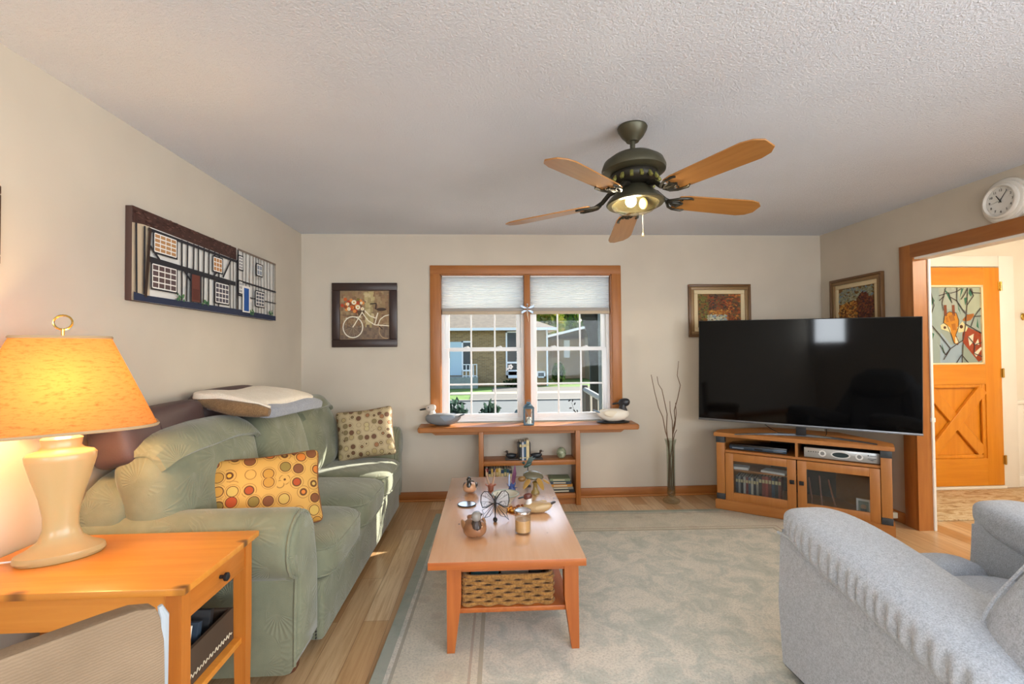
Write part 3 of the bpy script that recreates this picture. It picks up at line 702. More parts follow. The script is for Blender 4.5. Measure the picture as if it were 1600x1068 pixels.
# porch rail and column right outside the window
t = thing('porch_railing', 'dark porch railing with slim balusters outside the right sash', 'railing', (1.35, 6.2, -.2))
bm = BM(); box(bm, 1.36, 1.44, 6.9, 6.98, -.2, .86, .006); part('post', bm, plain('dark_stain', '#33373a', .6), t, W=True)
bm = BM(); tube(bm, [(1.40, 6.94, .80), (1.28, 5.1, .80)], .035, 6); part('rail', bm, plain('weathered_rail', '#6d7274', .6), t, W=True)
bm = BM(); tube(bm, [(1.40, 6.94, -.05), (1.28, 5.1, -.05)], .03, 6); part('rail', bm, M['steel'], t, W=True)
for i in range(1, 9):
    k = i/9; bm = BM(); x, y = 1.40-.12*k, 6.94-1.84*k; box(bm, x-.013, x+.013, y-.013, y+.013, -.05, .79); part('baluster', bm, M['steel'] if i % 3 == 0 else M['matteblack'], t, False, W=True)
t = thing('porch_column', 'dark blue grey porch column at the right edge of the window view', 'column', (1.275, 5.2, -.2))
bm = BM(); box(bm, 1.215, 1.335, 5.14, 5.26, -.2, 2.6, .006); part('shaft', bm, plain('slate_paint', '#3c4a54', .6), t, W=True)
bm = BM(); box(bm, 1.195, 1.355, 5.12, 5.28, -.2, -.05, .006); part('base', bm, M['matteblack'], t, W=True)
bm = BM(); box(bm, -4, 3.2, 4.65, 7.4, -.35, -.2); struct('porch_floor', bm, paint('pale_bounce_deck', '#dcd8cd', .7, 8, .1, .03))  # unseen floor, coloured pale to bounce sun up to the room ceiling
bm = BM(); box(bm, -6, 4.5, D+.15, 5.88, 2.36, 2.5); struct('porch_roof', bm, M['white'])

# ------------------------------------------------------------------ sofa
def sofa_mat(name='sofa_chenille', c1='#84866e', c2='#6d705c'):
    m = Mt(name, .85, 0, .25); v = m.coord()
    vo = m.n('TexVoronoi'); m.l(v, vo.inputs['Vector']); vo.inputs['Scale'].default_value = 7.5
    rel = m.n('VectorMath', operation='SUBTRACT'); m.l(v, rel.inputs[0]); m.l(vo.outputs['Position'], rel.inputs[1])
    sp = m.n('SeparateXYZ'); m.l(rel.outputs[0], sp.inputs[0])
    sc_ = m.n('SeparateColor'); m.l(vo.outputs['Color'], sc_.inputs[0])
    # fan of ribs radiating from each cell's centre
    ang = m.math('ARCTAN2', m.math('ADD', sp.outputs[0], sp.outputs[1]), sp.outputs[2])
    rib = m.math('SINE', m.math('MULTIPLY', ang, 26.0))
    on = m.math('GREATER_THAN', m.math('SINE', m.math('ADD', ang, m.math('MULTIPLY', sc_.outputs[0], 6.28))), .25)
    n = m.noise(v, 260, 2, .7); big = m.noise(v, 5, 4, .6)
    h = m.math('ADD', m.math('MULTIPLY', m.math('MULTIPLY', rib, on), .55), m.math('MULTIPLY', n, .5))
    m.base(m.mix(m.math('MULTIPLY', m.math('MULTIPLY', rib, on), .12), m.ramp(big, [(.3, c2), (.7, c1)]), '#a3a38c'))
    m.bump(h, .35, .004); m.b.inputs['Sheen Weight'].default_value = .3; m.b.inputs['Sheen Roughness'].default_value = .4
    return m.m
M['sofa'] = sofa_mat()
t = thing('sofa', 'long sage green three-seat sofa with rolled arms along the left wall', 'sofa', (-1.2, 3.19, 0))
def arm_profile(mir=None, k=1.0):
    pts = [(2.02, .055), (2.022, .30), (2.032, .43)]
    for i in range(13):
        an = math.radians(222-i*18.5); pts.append((2.082+.142*math.cos(an), .562+.142*math.sin(an)))
    pts += [(2.250, .46), (2.262, .36), (2.262, .055)]
    cy = sum(p[0] for p in pts)/len(pts); cz = sum(p[1] for p in pts)/len(pts)
    pts = [(cy+(y-cy)*k, cz+(z-cz)*k) for y, z in pts]
    return [((mir-y) if mir else y, z) for y, z in pts]
MIR = 2.262+4.14
for mir in (None, MIR):
    bm = BM()
    loft(bm, [[(x, y, z) for y, z in arm_profile(mir, k)] for x, k in ((-1.64, 1), (-1.2, 1.004), (-.83, 1), (-.806, .985), (-.797, .95))])
    a = part('arm', bm, M['sofa'], t, W=True, angle=60)
    bm = BM(); loft(bm, [[(x, y, z) for y, z in arm_profile(mir, k)] for x, k in ((-.81, .90), (-.784, .885), (-.772, .84), (-.768, .7))])
    p = part('arm_panel', bm, M['sofa'], a, W=False, angle=60); p.data.transform(Matrix.Translation(-t.location))
    bm = BM(); tube(bm, [(-.79, y, z) for y, z in arm_profile(mir, .93)], .007, 6); p = part('piping', bm, M['sofa'], a); p.data.transform(Matrix.Translation(-t.location))
    bm = BM(); pr_ = arm_profile(mir, .93)
    y0, z0 = pr_[-1]
    for i in range(26): ball(bm, (-.779, y0+(.012 if mir else -.012), .075+i*.0145), (.004, .0055, .0055), 6, 5)
    p = part('nail_heads', bm, M['bronzedark'], a); p.data.transform(Matrix.Translation(-t.location))
bm = BM(); box(bm, -1.62, -.752, 2.255, 4.147, .05, .315, .02, 3); part('base', bm, M['sofa'], t, W=True)
bm = BM(); sq(bm, (.115, 1.20, .41), 7, 12, rotm(loc=(-1.55, 3.20, .47))); part('back_frame', bm, M['sofa'], t, W=True)
def superline(a, b, n=5, k=40):
    o = []
    for i in range(k):
        c, s_ = math.cos(2*PI*i/k), math.sin(2*PI*i/k); o.append((a*math.copysign(abs(c)**(2/n), c), b*math.copysign(abs(s_)**(2/n), s_)))
    return o
rng = random.Random(3)
for i in range(3):
    y = 2.262+.313+i*.626
    Mx = rotm(0, .03, 0, (-1.02, y, .392))
    bm = BM(); sq(bm, (.305, .311, .098), 5, 12, Mx, puff=.13)
    s_ = part('seat_cushion', bm, M['sofa'], t, W=True)
    bm = BM()
    for zz in (.062, -.062): tube(bm, [Mx @ Vector((x*.985, yy*.985, zz)) for x, yy in superline(.305, .311)], .0055, 6, True)
    p = part('piping', bm, M['sofa'], s_); p.data.transform(Matrix.Translation(-t.location))
for i, (y0, y1, ztop, xx, tl) in enumerate(((2.02, 2.89, .985, -1.41, -13), (2.86, 3.52, .985, -1.385, -14), (3.49, 4.17, 1.0, -1.385, -14))):
    hw = (y1-y0)/2; Mx = rotm(0, math.radians(tl), 0, (xx, (y0+y1)/2, .72 if i else .735))
    def wr(w, q, i=i):
        w.x += .010*math.sin(q.y*5+i*2)*math.cos(q.z*4) + .012*(1-q.z*q.z)
        return w
    bm = BM(); sq(bm, (.135, hw, .275 if i else .265), 3.6, 12, Mx, wr, 0)
    b_ = part('back_cushion', bm, M['sofa'], t, W=True)
    if i != 1:
        bm = BM(); rings = []; N = 18; hz = .275 if i else .265
        outer = []; 
        for k in range(N+1):
            th = math.radians(118-(118-(26 if i == 0 else 30))*k/N); c, s_ = math.cos(th), math.sin(th); e = 2/3.2
            outer.append((.135*math.copysign(abs(c)**e, c), hz*math.copysign(abs(s_)**e, s_)))
        nu = 16
        def P_(k, u, off):
            yw = (u/nu*2-1)*.90; sc2 = (1-abs(yw)**3.6)**(1/3.6)
            x, z = outer[k]; n_ = Vector((x/.135**2, z/hz**2)).normalized()
            wob = .005*math.sin(yw*9+k*.35)*(k/N)
            w = Mx @ Vector((x*sc2+n_.x*(off+wob), yw*hw, z*sc2+n_.y*(off+wob)))
            w.x += .010*math.sin(yw*5+i*2)*math.cos(z/hz*4) + .012*(1-(z/hz)**2)
            return w
        top = [[bm.verts.new(P_(k, u, .034)) for u in range(nu+1)] for k in range(N+1)]
        bot = [[bm.verts.new(P_(k, u, .006)) for u in range(nu+1)] for k in range(N+1)]
        for k in range(N):
            for u in range(nu):
                bm.faces.new((top[k][u], top[k][u+1], top[k+1][u+1], top[k+1][u])); bm.faces.new((bot[k][u], bot[k+1][u], bot[k+1][u+1], bot[k][u+1]))
            for u in (0, nu): bm.faces.new((top[k][u], top[k+1][u], bot[k+1][u], bot[k][u]))
        for u in range(nu):
            for k in (0, N): bm.faces.new((top[k][u], top[k][u+1], bot[k][u+1], bot[k][u]))
        p = part('headrest_flap', bm, M['sofa'], b_, angle=60); p.data.transform(Matrix.Translation(-t.location))
for x, y in ((-.86, 2.14), (-.86, 4.26), (-1.55, 2.14), (-1.55, 4.26)):
    bm = BM(); lathe(bm, [(.03, 0), (.042, .02), (.045, .045), (.035, .056)], 14, (x, y, 0)); part('foot', bm, cloned('dark_wood', '#5b3420', .45), t, W=True)

# throw pillows
def circle_mat(name, ground, cols, line, scale=24):
    m = Mt(name, .7, 0, .3); v = m.coord((1, .02, 1))
    vo = m.n('TexVoronoi'); m.l(v, vo.inputs['Vector']); vo.inputs['Scale'].default_value = scale; vo.inputs['Randomness'].default_value = .55
    s_ = m.n('SeparateColor'); m.l(vo.outputs['Color'], s_.inputs[0])
    pick = m.ramp(s_.outputs[0], [(i/len(cols), c) for i, c in enumerate(cols)], 'CONSTANT')
    d = vo.outputs['Distance']
    r1 = m.math('ADD', .30, m.math('MULTIPLY', s_.outputs[1], .22))
    fill = m.math('LESS_THAN', d, r1)
    r2 = m.math('ADD', r1, .045); ring = m.math('MULTIPLY', m.math('LESS_THAN', d, r2), m.math('GREATER_THAN', d, r1))
    r3 = m.math('ADD', r1, .12); ring2 = m.math('MULTIPLY', m.math('LESS_THAN', d, m.math('ADD', r3, .03)), m.math('GREATER_THAN', d, r3))
    col = m.mix(fill, ground, pick); col = m.mix(ring, col, line); col = m.mix(m.math('MULTIPLY', ring2, .6), col, line)
    m.base(col); m.bump(m.noise(m.coord(), 350, 2), .2, .002); return m.m
def pillow(label, M_, hw, hh, th, mat_, edge, group):
    t = thing('throw_pillow', label, 'pillow', M_.translation, group=group)
    R3 = M_.to_3x3().to_4x4()
    t.rotation_euler = R3.to_euler()
    def pf(w, q):
        # pinched corners, puffed centre
        e = max(abs(q.x), abs(q.z)); px, pz = q.x, q.z
        k = (1-px*px)**.5*(1-pz*pz)**.5 if abs(px) < 1 and abs(pz) < 1 else 0
        w.y = math.copysign(th*(.08+.92*k**.75), q.y) if abs(q.y) > .02 else w.y
        w.x *= 1-.07*(1-pz*pz)*(px*px); w.z *= 1-.09*(1-px*px)*(pz*pz)
        return w
    bm = BM(); sq(bm, (hw, th, hh), 14, 14, None, pf); part('cover', bm, mat_, t, angle=70)
    bm = BM(); o = []
    for x, z in superline(hw, hh, 14, 64):
        px, pz = x/hw, z/hh; o.append((x*(1-.07*(1-pz*pz)*(px*px)), 0, z*(1-.09*(1-px*px)*(pz*pz))))
    tube(bm, o, .006, 6, True); part('piping', bm, edge, t)
M['pill1'] = circle_mat('orange_circle_cloth', '#c99a4e', ['#d79a2f', '#a8471f', '#c2a052', '#7a4a2b', '#b98637', '#8a7438', '#c8742c'], '#5f3a1c', 14)
M['pill2'] = circle_mat('taupe_circle_cloth', '#b5a27e', ['#8a5a3c', '#a89468', '#6a4a35', '#b8a678', '#7f6f4c', '#996a48'], '#6a563c', 18)
pillow('rectangular gold and orange circle-print pillow propped behind the near rolled arm', rotm(math.radians(-22), 0, math.radians(29), (-1.115, 2.455, .668)), .275, .185, .085, M['pill1'], cloned('pillow_edge', '#7a4a26', .7), 'throw pillows on the sofa')
pillow('taupe circle-print pillow in the far corner of the sofa, lit by the sun', rotm(math.radians(-16), math.radians(-6), math.radians(8), (-.99, 3.99, .70)), .225, .20, .08, M['pill2'], cloned('pillow_edge2', '#7d6a50', .7), 'throw pillows on the sofa')

# brown cushions and folded blanket along the top of the sofa back
M['leather'] = paint('dark_brown_leather', '#4f3b39', .55, 120, .15, .06)
t = thing('bolster_cushion', 'dark brown bolster cushion on the sofa back behind the table lamp', 'cushion', (-1.54, 2.32, 1.0), group='dark brown cushions on the sofa back')
bm = BM(); sq(bm, (.10, .29, .115), 5, 10, rotm(.05, -.15, 0)); part('cover', bm, M['leather'], t)
bm = BM(); tube(bm, [Vector((math.cos(a)*.102, -.10, math.sin(a)*.117)) for a in [i*PI/12 for i in range(24)]], .003, 5, True); part('seam', bm, M['leather'], t)
t = thing('bolster_cushion', 'dark brown cushion half hidden behind the folded cream blanket', 'cushion', (-1.575, 3.02, 1.02), group='dark brown cushions on the sofa back')
bm = BM(); sq(bm, (.08, .33, .135), 4, 10, rotm(0, -.1, 0)); part('cover', bm, M['leather'], t)
M['fleece'] = cloth('cream_fleece', '#efe6d6', '#d9ccb6', .95, 260, .6, 12)
M['knit'] = cloth('grey_knit', '#a3a7b0', '#868b96', .9, 180, .7, 40)
M['brownknit'] = cloth('brown_fleece', '#8a6d4c', '#6a5238', .95, 200, .6, 20)
t = thing('folded_blanket', 'folded cream and grey knit blanket lying over the middle of the sofa back', 'blanket', (-1.37, 3.12, 1.0))
def slab(y0, y1, x0, x1, z, th, tilt, n=7, wob=.007, sl=0):
    bm = BM()
    def f(w, q): w.z += wob*math.sin(q.y*6)*(1 if q.z > 0 else .3)+sl*q.y+.022*(1-q.x*q.x)-.02*max(0, q.y)**4; w.x += .01*math.sin(q.y*4); return w
    sq(bm, ((x1-x0)/2, (y1-y0)/2, th/2), n, 12, rotm(0, tilt, 0, ((x0+x1)/2, (y0+y1)/2, z)), f); return bm
part('grey_fold', slab(2.68, 3.68, -1.56, -1.19, 1.03, .062, .16, sl=-.012), M['knit'], t, W=True)
part('cream_fold', slab(2.62, 3.62, -1.60, -1.235, 1.085, .045, .18, sl=-.012), M['fleece'], t, W=True)
bm = BM()
for r_, zz in ((.045, .0), (.03, .005), (.016, .008)):
    pts = [(x, 2.62+.02*math.sin(x*20), 1.075-(x+1.36)*.17) for x in (-1.52, -1.42, -1.32, -1.22, -1.16)]
tube(bm, pts, .05, 12, radii=[.02, .035, .040, .036, .022]); part('rolled_edge', bm, M['brownknit'], t, W=True)
bm = BM(); tube(bm, [(-1.55, 2.66, 1.13), (-1.42, 2.645, 1.13), (-1.30, 2.64, 1.10), (-1.17, 2.67, 1.06)], .02, 10, radii=[.012, .02, .02, .012]); part('cream_roll', bm, M['fleece'], t, W=True)

# ------------------------------------------------------------------ end table, lamp, things on it
TX0, TX1, TY0, TY1, TZ = -1.655, -.888, 1.47, 1.935, .67
t = thing('end_table', 'honey pine end table with drawer and lower shelf beside the sofa arm', 'table', ((TX0+TX1)/2, (TY0+TY1)/2, 0))
bm = BM(); box(bm, TX0, TX1, TY0, TY1, TZ-.022, TZ, .004); part('tabletop', bm, M['pinex'], t, W=True)
for x in (TX0+.015, TX1-.065):
    for y in (TY0+.02, TY1-.065):
        bm = BM(); loft(bm, [[(x+.0225+sx*h, y+.0225+sy*h, z) for sx, sy in ((-1, -1), (1, -1), (1, 1), (-1, 1))] for z, h in ((0, .018), (.35, .0225), (TZ-.022, .0225))]); part('leg', bm, M['pinez'], t, W=True)
bm = BM(); box(bm, TX0+.06, TX1-.065, TY0+.026, TY0+.044, TZ-.125, TZ-.022); box(bm, TX0+.06, TX1-.065, TY1-.044, TY1-.026, TZ-.125, TZ-.022); box(bm, TX0+.02, TX0+.04, TY0+.06, TY1-.06, TZ-.125, TZ-.022); part('apron', bm, M['pinex'], t, W=True)
bm = BM(); box(bm, TX1-.042, TX1-.024, TY0+.066, TY1-.066, TZ-.118, TZ-.026, .003); box(bm, TX0+.1, TX1-.043, TY0+.075, TY1-.075, TZ-.112, TZ-.1); dr = part('drawer', bm, M['piney'], t, W=True)
bm = BM(); lathe(bm, [(.006, 0), (.006, .012), (.014, .018), (.014, .026), (.008, .03)], 14, M=Matrix.Translation((TX1-.024, (TY0+TY1)/2, TZ-.072)) @ Matrix.Rotation(PI/2, 4, 'Y')); k = part('knob', bm, M['matteblack'], dr); k.data.transform(Matrix.Translation(-t.location))
bm = BM(); box(bm, TX0+.03, TX1-.035, TY0+.03, TY1-.03, .275, .297, .003); part('shelf', bm, M['pinex'], t, W=True)
# box of magazines on the shelf
t = thing('magazine_box', 'dark brown box with cream script along its side on the end table shelf', 'box', (-1.08, 1.70, .298))
M['kraft'] = paint('dark_box_board', '#4a3a2c', .7, 30, .1, .08)
bm = BM(); box(bm, -.13, .13, -.165, .165, 0, .012); box(bm, -.13, -.118, -.165, .165, .012, .115); box(bm, .118, .13, -.165, .165, .012, .115); box(bm, -.118, .118, -.165, -.153, .012, .115); box(bm, -.118, .118, .153, .165, .012, .115); part('body', bm, M['kraft'], t, False)
bm = BM(); rng = random.Random(4)
pts = []
for i in range(70):
    y = -.15+.30*i/69; pts.append((.1315, y, .030+.009*math.sin(i*1.55)*(.4+.6*abs(math.sin(i*.37)))))
tube(bm, pts, .0016, 4); part('script', bm, cloned('cream_ink', '#d9ccb0', .7), t)
for i, (dy, h, c, lb) in enumerate(((-.08, .15, '#e6e2d8', 'white magazine leaning up out of the dark brown box'), (-.02, .135, '#2a3a4a', 'navy magazine in the dark brown box next to the white one'), (.05, .14, '#1d1f22', 'black magazine in the far end of the dark brown box'))):
    bm = BM(); box(bm, -.10, .10, -.012, .012, 0, h, .002, M=rotm(-.25, 0, 0)); o = part('magazine', bm, plain('mag_'+str(i), c, .5)); o.location = (-1.08, 1.70+dy, .315); tag(o, lb, 'magazine', 'magazines in the box')
bm = BM()
def crum(w, q): return (w.x+.012*math.sin(q.y*9+q.x*5), w.y+.012*math.sin(q.x*8), w.z*(1+.5*math.sin(q.x*7)*math.cos(q.y*6))+.008*math.sin(q.x*15+q.y*11))
sq(bm, (.13, .085, .042), 3, 12, None, crum); o = part('cloth_bag', bm, cloth('taupe_cloth', '#a3937c', '#837460', .9, 200, .4, 20)); o.location = (-1.38, 1.79, .343); tag(o, 'crumpled taupe cloth bag on the end table shelf', 'bag')
# lamp
LX, LY, LR = -1.452, 1.73, math.radians(38)
t = thing('table_lamp', 'lit table lamp with cream ceramic base and oval amber shade', 'lamp', (LX, LY, TZ+.001), LR)
bm = BM(); lathe(bm, [(0.001, 0), (.112, 0), (.120, .010), (.116, .026), (.085, .042), (.058, .065), (.047, .10), (.047, .14), (.058, .20), (.078, .27), (.092, .325), (.094, .345), (.086, .356), (.060, .364), (.052, .375), (.056, .40), (.04, .41)], 32, sy=.66); part('base', bm, M['cream'], t)
bm = BM(); cyl(bm, (0, 0, .41), (0, 0, .50), .014); tube(bm, [(.0, 0, .46), (.05, 0, .52), (.06, 0, .62), (.02, 0, .735), (0, 0, .75)], .002, 5); tube(bm, [(.0, 0, .46), (-.05, 0, .52), (-.06, 0, .62), (-.02, 0, .735), (0, 0, .75)], .002, 5); part('harp', bm, M['brass'], t)
def rrect(a, b, z, k=48, n=3.4): return [(x, y, z) for x, y in superline(a, b, n, k)]
M['shade'] = translucent('amber_shade_cloth', '#ba8049', '#8a5a2e', .24, (40, 40, 160))
bm = BM(); loft(bm, [rrect(.262+(.128-.262)*f, .172+(.085-.172)*f, .43+.315*f) for f in (0, .15, .3, .5, .7, .85, 1)], False); part('shade', bm, M['shade'], t)
M['shadetrim'] = cloned('shade_binding', '#b39a76', .8)
bm = BM(); tube(bm, rrect(.263, .173, .432), .0055, 6, True); part('binding', bm, M['shadetrim'], t)
bm = BM(); tube(bm, rrect(.129, .086, .743), .0055, 6, True); part('binding', bm, M['shadetrim'], t)
bm = BM(); tube(bm, [(.028*math.cos(a)*math.cos(-.5), .028*math.cos(a)*math.sin(-.5), .795+.024*math.sin(a)) for a in [i*PI/10 for i in range(20)]], .0035, 6, True); cyl(bm, (0, 0, .748), (0, 0, .772), .005); cyl(bm, (-.12, 0, .743), (.12, 0, .743), .002, seg=5); part('finial', bm, M['brass'], t)
bm = BM(); ball(bm, (0, 0, .56), (.028, .028, .038)); part('bulb', bm, emit('lamp_bulb', '#ffd9a0', 3), t)
bm = BM(); tube(bm, [(-.10, .02, .008), (-.16, .05, .006), (-.20, .03, .02), (-.235, .06, .012)], .003, 6); part('cord', bm, M['vinyl'], t)
l = light('table_lamp_bulb', 'POINT', (LX, LY, TZ+.560), 20, (1, .63, .27), shadow_soft_size=.06)

# chair in the foreground
M['rib'] = None
def ribmat():
    m = Mt('beige_ribbed_cloth', .9, 0, .2); v = m.coord(); w = m.n('TexWave', wave_type='BANDS', bands_direction='Z'); m.l(v, w.inputs['Vector'])
    w.inputs['Scale'].default_value = 55; w.inputs['Distortion'].default_value = 2.5; w.inputs['Detail'].default_value = 2; w.inputs['Detail Scale'].default_value = 2.5
    n = m.noise(v, 5, 3); m.base(m.mix(m.math('MULTIPLY', w.outputs['Fac'], .3), m.ramp(n, [(.3, '#84705a'), (.7, '#98826a')]), '#6c5842')); m.bump(w.outputs['Fac'], .3, .002); return m.m
M['rib'] = ribmat()
t = thing('upholstered_chair', 'beige ribbed upholstered chair with pale piping in the near left corner', 'chair', (-.70, 1.10, 0), math.radians(52.3))
bm = BM(); sq(bm, (.27, .032, .24), 12, 10, rotm(-.05, 0, 0, (-.27, .03, .575))); part('backrest', bm, M['rib'], t)
bm = BM(); tube(bm, [Vector((.0, .035, .35)), Vector((.002, .028, .6)), Vector((.0, .018, .78)), Vector((-.008, .017, .805))], .008, 8, radii=[.009, .010, .010, .005]); part('piping', bm, cloned('pale_piping', '#a3aab0', .7), t)
bm = BM(); sq(bm, (.27, .25, .06), 6, 8, rotm(0, 0, 0, (-.27, -.23, .40))); part('seat', bm, M['rib'], t)
for x in (-.50, -.04):
    for y in (-.43, .02): bm = BM(); cyl(bm, (x, y, 0), (x, y, .36), .016, .022); part('leg', bm, M['pinez'], t)

# ------------------------------------------------------------------ pictures
def on_wall(name, label, cat, loc, rz, group=None): return thing(name, label, cat, loc, rz, group)
# half-timbered houses canvas on the left wall (1.5 x .44)
t = on_wall('canvas_picture', 'long canvas print of black and white timbered cottages above the sofa', 'picture', (XL, 3.085, 1.83), PI/2)
cw, ch = .755, .222
bm = BM(); box(bm, -cw, cw, -.032, -.001, -ch, ch, .002); part('canvas', bm, plain('canvas_edge', '#4a342c', .7), t)
p = Print(-.0325)
def q(u, v): return (-cw+2*cw*u, -ch+2*ch*v)
def rc(u0, u1, v0, v1, c): a = q(u0, v0); b = q(u1, v1); p.rect(a[0], b[0], a[1], b[1], c)
def ln(u0, v0, u1, v1, w, c='#2b2a30'): p.line(q(u0, v0), q(u1, v1), w, c)
rc(0, 1, 0, 1, '#e6e3dd'); rc(0, .08, 0, 1, '#c9b79c'); p.poly([q(0, .82), q(.05, .84), q(.62, .82), q(.62, 1), q(0, 1)], '#4a302a')
rng = random.Random(2)
for i in range(160): u = rng.uniform(0, .6); v = rng.uniform(.84, .99); rc(u, u+.012, v, v+.012, rng.choice(['#5b3c34', '#3a2622', '#6b4a40']))
rc(.62, 1, .97, 1, '#7c6c60')
p.poly([q(0, 0), q(1, 0), q(1, .08), q(.6, .09), q(.05, .07), q(0, .09)], '#26304a')
for u in (.012, .045, .235, .262, .30, .335, .365, .40, .44, .47, .56, .585, .61, .66, .69, .72, .755, .785, .81, .84, .87, .90, .935, .965, .99):
    ln(u, .08, u+rng.uniform(-.008, .008), .82 if u < .62 else .97, .013 if u < .5 else .009)
for v in (.47, .44): ln(.06, v+.02, .6, v, .014)
ln(.62, .52, 1, .50, .012); ln(.62, .30, 1, .30, .008); ln(.06, .80, .62, .79, .016); ln(.62, .09, .62, .97, .018); ln(.05, .05, .07, .82, .02, '#3a2a22')
ln(.07, .62, .12, .48, .014); ln(.24, .46, .30, .3, .012); ln(.50, .5, .56, .78, .014); ln(.42, .46, .48, .6, .01)
def win(u0, u1, v0, v1, c, nu=4, nv=4):
    rc(u0-.008, u1+.008, v0-.025, v1+.025, '#2b2a30'); rc(u0, u1, v0, v1, c)
    for i in range(nu+1): u = u0+(u1-u0)*i/nu; ln(u, v0, u, v1, .006, '#efece6')
    for i in range(nv+1): v = v0+(v1-v0)*i/nv; ln(u0, v, u1, v, .006, '#efece6')
win(.09, .20, .58, .78, '#b98a5c'); win(.08, .20, .17, .43, '#5c4a4a'); win(.43, .49, .56, .74, '#b9804c', 3, 3); win(.445, .54, .14, .40, '#55505a'); win(.625, .655, .7, .88, '#7a7a84', 2, 4); win(.79, .84, .70, .86, '#8a92a0', 2, 2); win(.78, .86, .20, .42, '#5a5c66', 3, 4); win(.625, .65, .34, .5, '#8b8b90', 2, 3)
rc(.275, .345, .08, .46, '#2b2a30'); rc(.285, .335, .09, .43, '#6b3a30'); rc(.29, .33, .11, .25, '#5a2f28')
rc(.652, .72, .06, .46, '#eeeae4'); rc(.665, .71, .08, .43, '#23539a')
for u, v in ((.22, .10), (.37, .09), (.74, .07), (.93, .10)):
    for i in range(14): a = q(u+rng.uniform(-.02, .02), v+rng.uniform(-.03, .05)); p.disc(a[0], a[1], .008, rng.choice(['#3f6b4a', '#2f5238', '#5a8256']), n=6)
pic('print', p, M['print'], t)
# framed edge at the very left of the view
t = on_wall('framed_picture', 'dark framed picture just entering at the left edge of the view', 'picture', (XL, 1.53, 1.80), PI/2)
bm = BM()
for a in ((-.2, .2, .105, .135), (-.2, .2, -.135, -.105), (-.2, -.17, -.105, .105), (.17, .2, -.105, .105)): box(bm, a[0], a[1], -.028, -.001, a[2], a[3], .004)
part('frame', bm, cloned('dark_frame', '#4a2e1e', .4), t); p = Print(-.006); p.rect(-.17, .17, -.105, .105, '#b9a582'); p.poly([(-.17, -.105), (.17, -.105), (.17, -.02), (0, .02), (-.17, -.03)], '#6d7148'); pic('print', p, M['print'], t)
# bicycle picture
t = on_wall('framed_picture', 'square dark framed picture of a white bicycle with a flower basket', 'picture', (-1.112, D, 1.697), 0)
hw = .292; bm = BM()
for a in ((-hw, hw, hw-.07, hw), (-hw, hw, -hw, -hw+.07), (-hw, -hw+.07, -hw+.07, hw-.07), (hw-.07, hw, -hw+.07, hw-.07)): box(bm, a[0], a[1], -.03, -.001, a[2], a[3], .005)
part('frame', bm, cloned('espresso_frame', '#33231f', .35), t)
p = Print(-.012, .000012); w_ = .224; rng = random.Random(8)
def bg(x, z):
    if z < -.1: return rng.choice(['#7d6a58', '#86705c', '#6f5d50'])
    if abs(x-.04) < .04: return rng.choice(['#b9a878', '#a8966a', '#c6b58a'])
    return rng.choice(['#8f7154', '#9c7f5e', '#83664c', '#a38b68', '#937a58'])
p.rect(-w_, w_, -w_, w_, '#8d755a')
for i in range(700):
    x = rng.uniform(-w_+.012, w_-.012); z = rng.uniform(-w_+.02, w_-.02); c = bg(x, z); p.rect(x-.012, x+.012, z-.018, z+.018, c)
for i in range(34): p.disc(-.10+max(-.10, min(.11, rng.gauss(0, .055))), .085+max(-.07, min(.07, rng.gauss(0, .03))), .016, rng.choice(['#c9622f', '#b5482a', '#d98a44', '#8a4a2a', '#7a6a34']), n=8)
for x, z, r in ((-.15, .10, .014), (-.095, .115, .022), (-.14, .055, .016), (-.06, .07, .022), (-.02, .055, .016), (-.03, .11, .012)): p.disc(x, z, r, '#eee3c4', n=9); p.disc(x, z, r*.35, '#c98f3c', n=6)
p.poly([(-.07, .04), (.0, .04), (-.015, -.005), (-.055, -.005)], '#5a4632')
p.ring(-.105, -.11, .088, .010, '#e4dcc8', .095); p.ring(-.105, -.11, .08, .004, '#6a5a4a', .087); p.path([(.20+.07*math.cos(a), -.145+.07*math.sin(a)) for a in [math.radians(75+i*12) for i in range(18)]], .007, '#b59a78')
for i in range(9): an = i*PI/4.5; p.line((-.105, -.11), (-.105+.08*math.cos(an), -.11+.085*math.sin(an)), .0016, '#b5a68c')
iv = '#e8dfc6'
p.path([(-.105, -.11), (-.03, .01), (-.02, .03)], .009, iv); p.path([(-.02, .02), (.03, -.05), (.09, -.09)], .009, iv); p.path([(-.0, .04), (.05, -.01), (.10, -.03), (.12, .02)], .009, iv); p.path([(.12, .02), (.09, -.09), (.22, -.10)], .009, iv); p.path([(.12, -.09), (.14, -.04), (.18, -.01), (.22, .0)], .008, iv); p.path([(-.17, -.03), (-.1, -.015), (-.03, -.02)], .006, iv)
p.path([(.05, .10), (.105, .105), (.10, .05)], .01, '#3a2c26'); p.disc(.15, .05, .045, '#4a3a30', .015); p.path([(.13, -.10), (.16, -.13)], .008, '#3a2c26'); p.path([(-.2, .0), (-.06, -.005)], .004, '#4a3a30')
pic('print', p, M['print'], t)
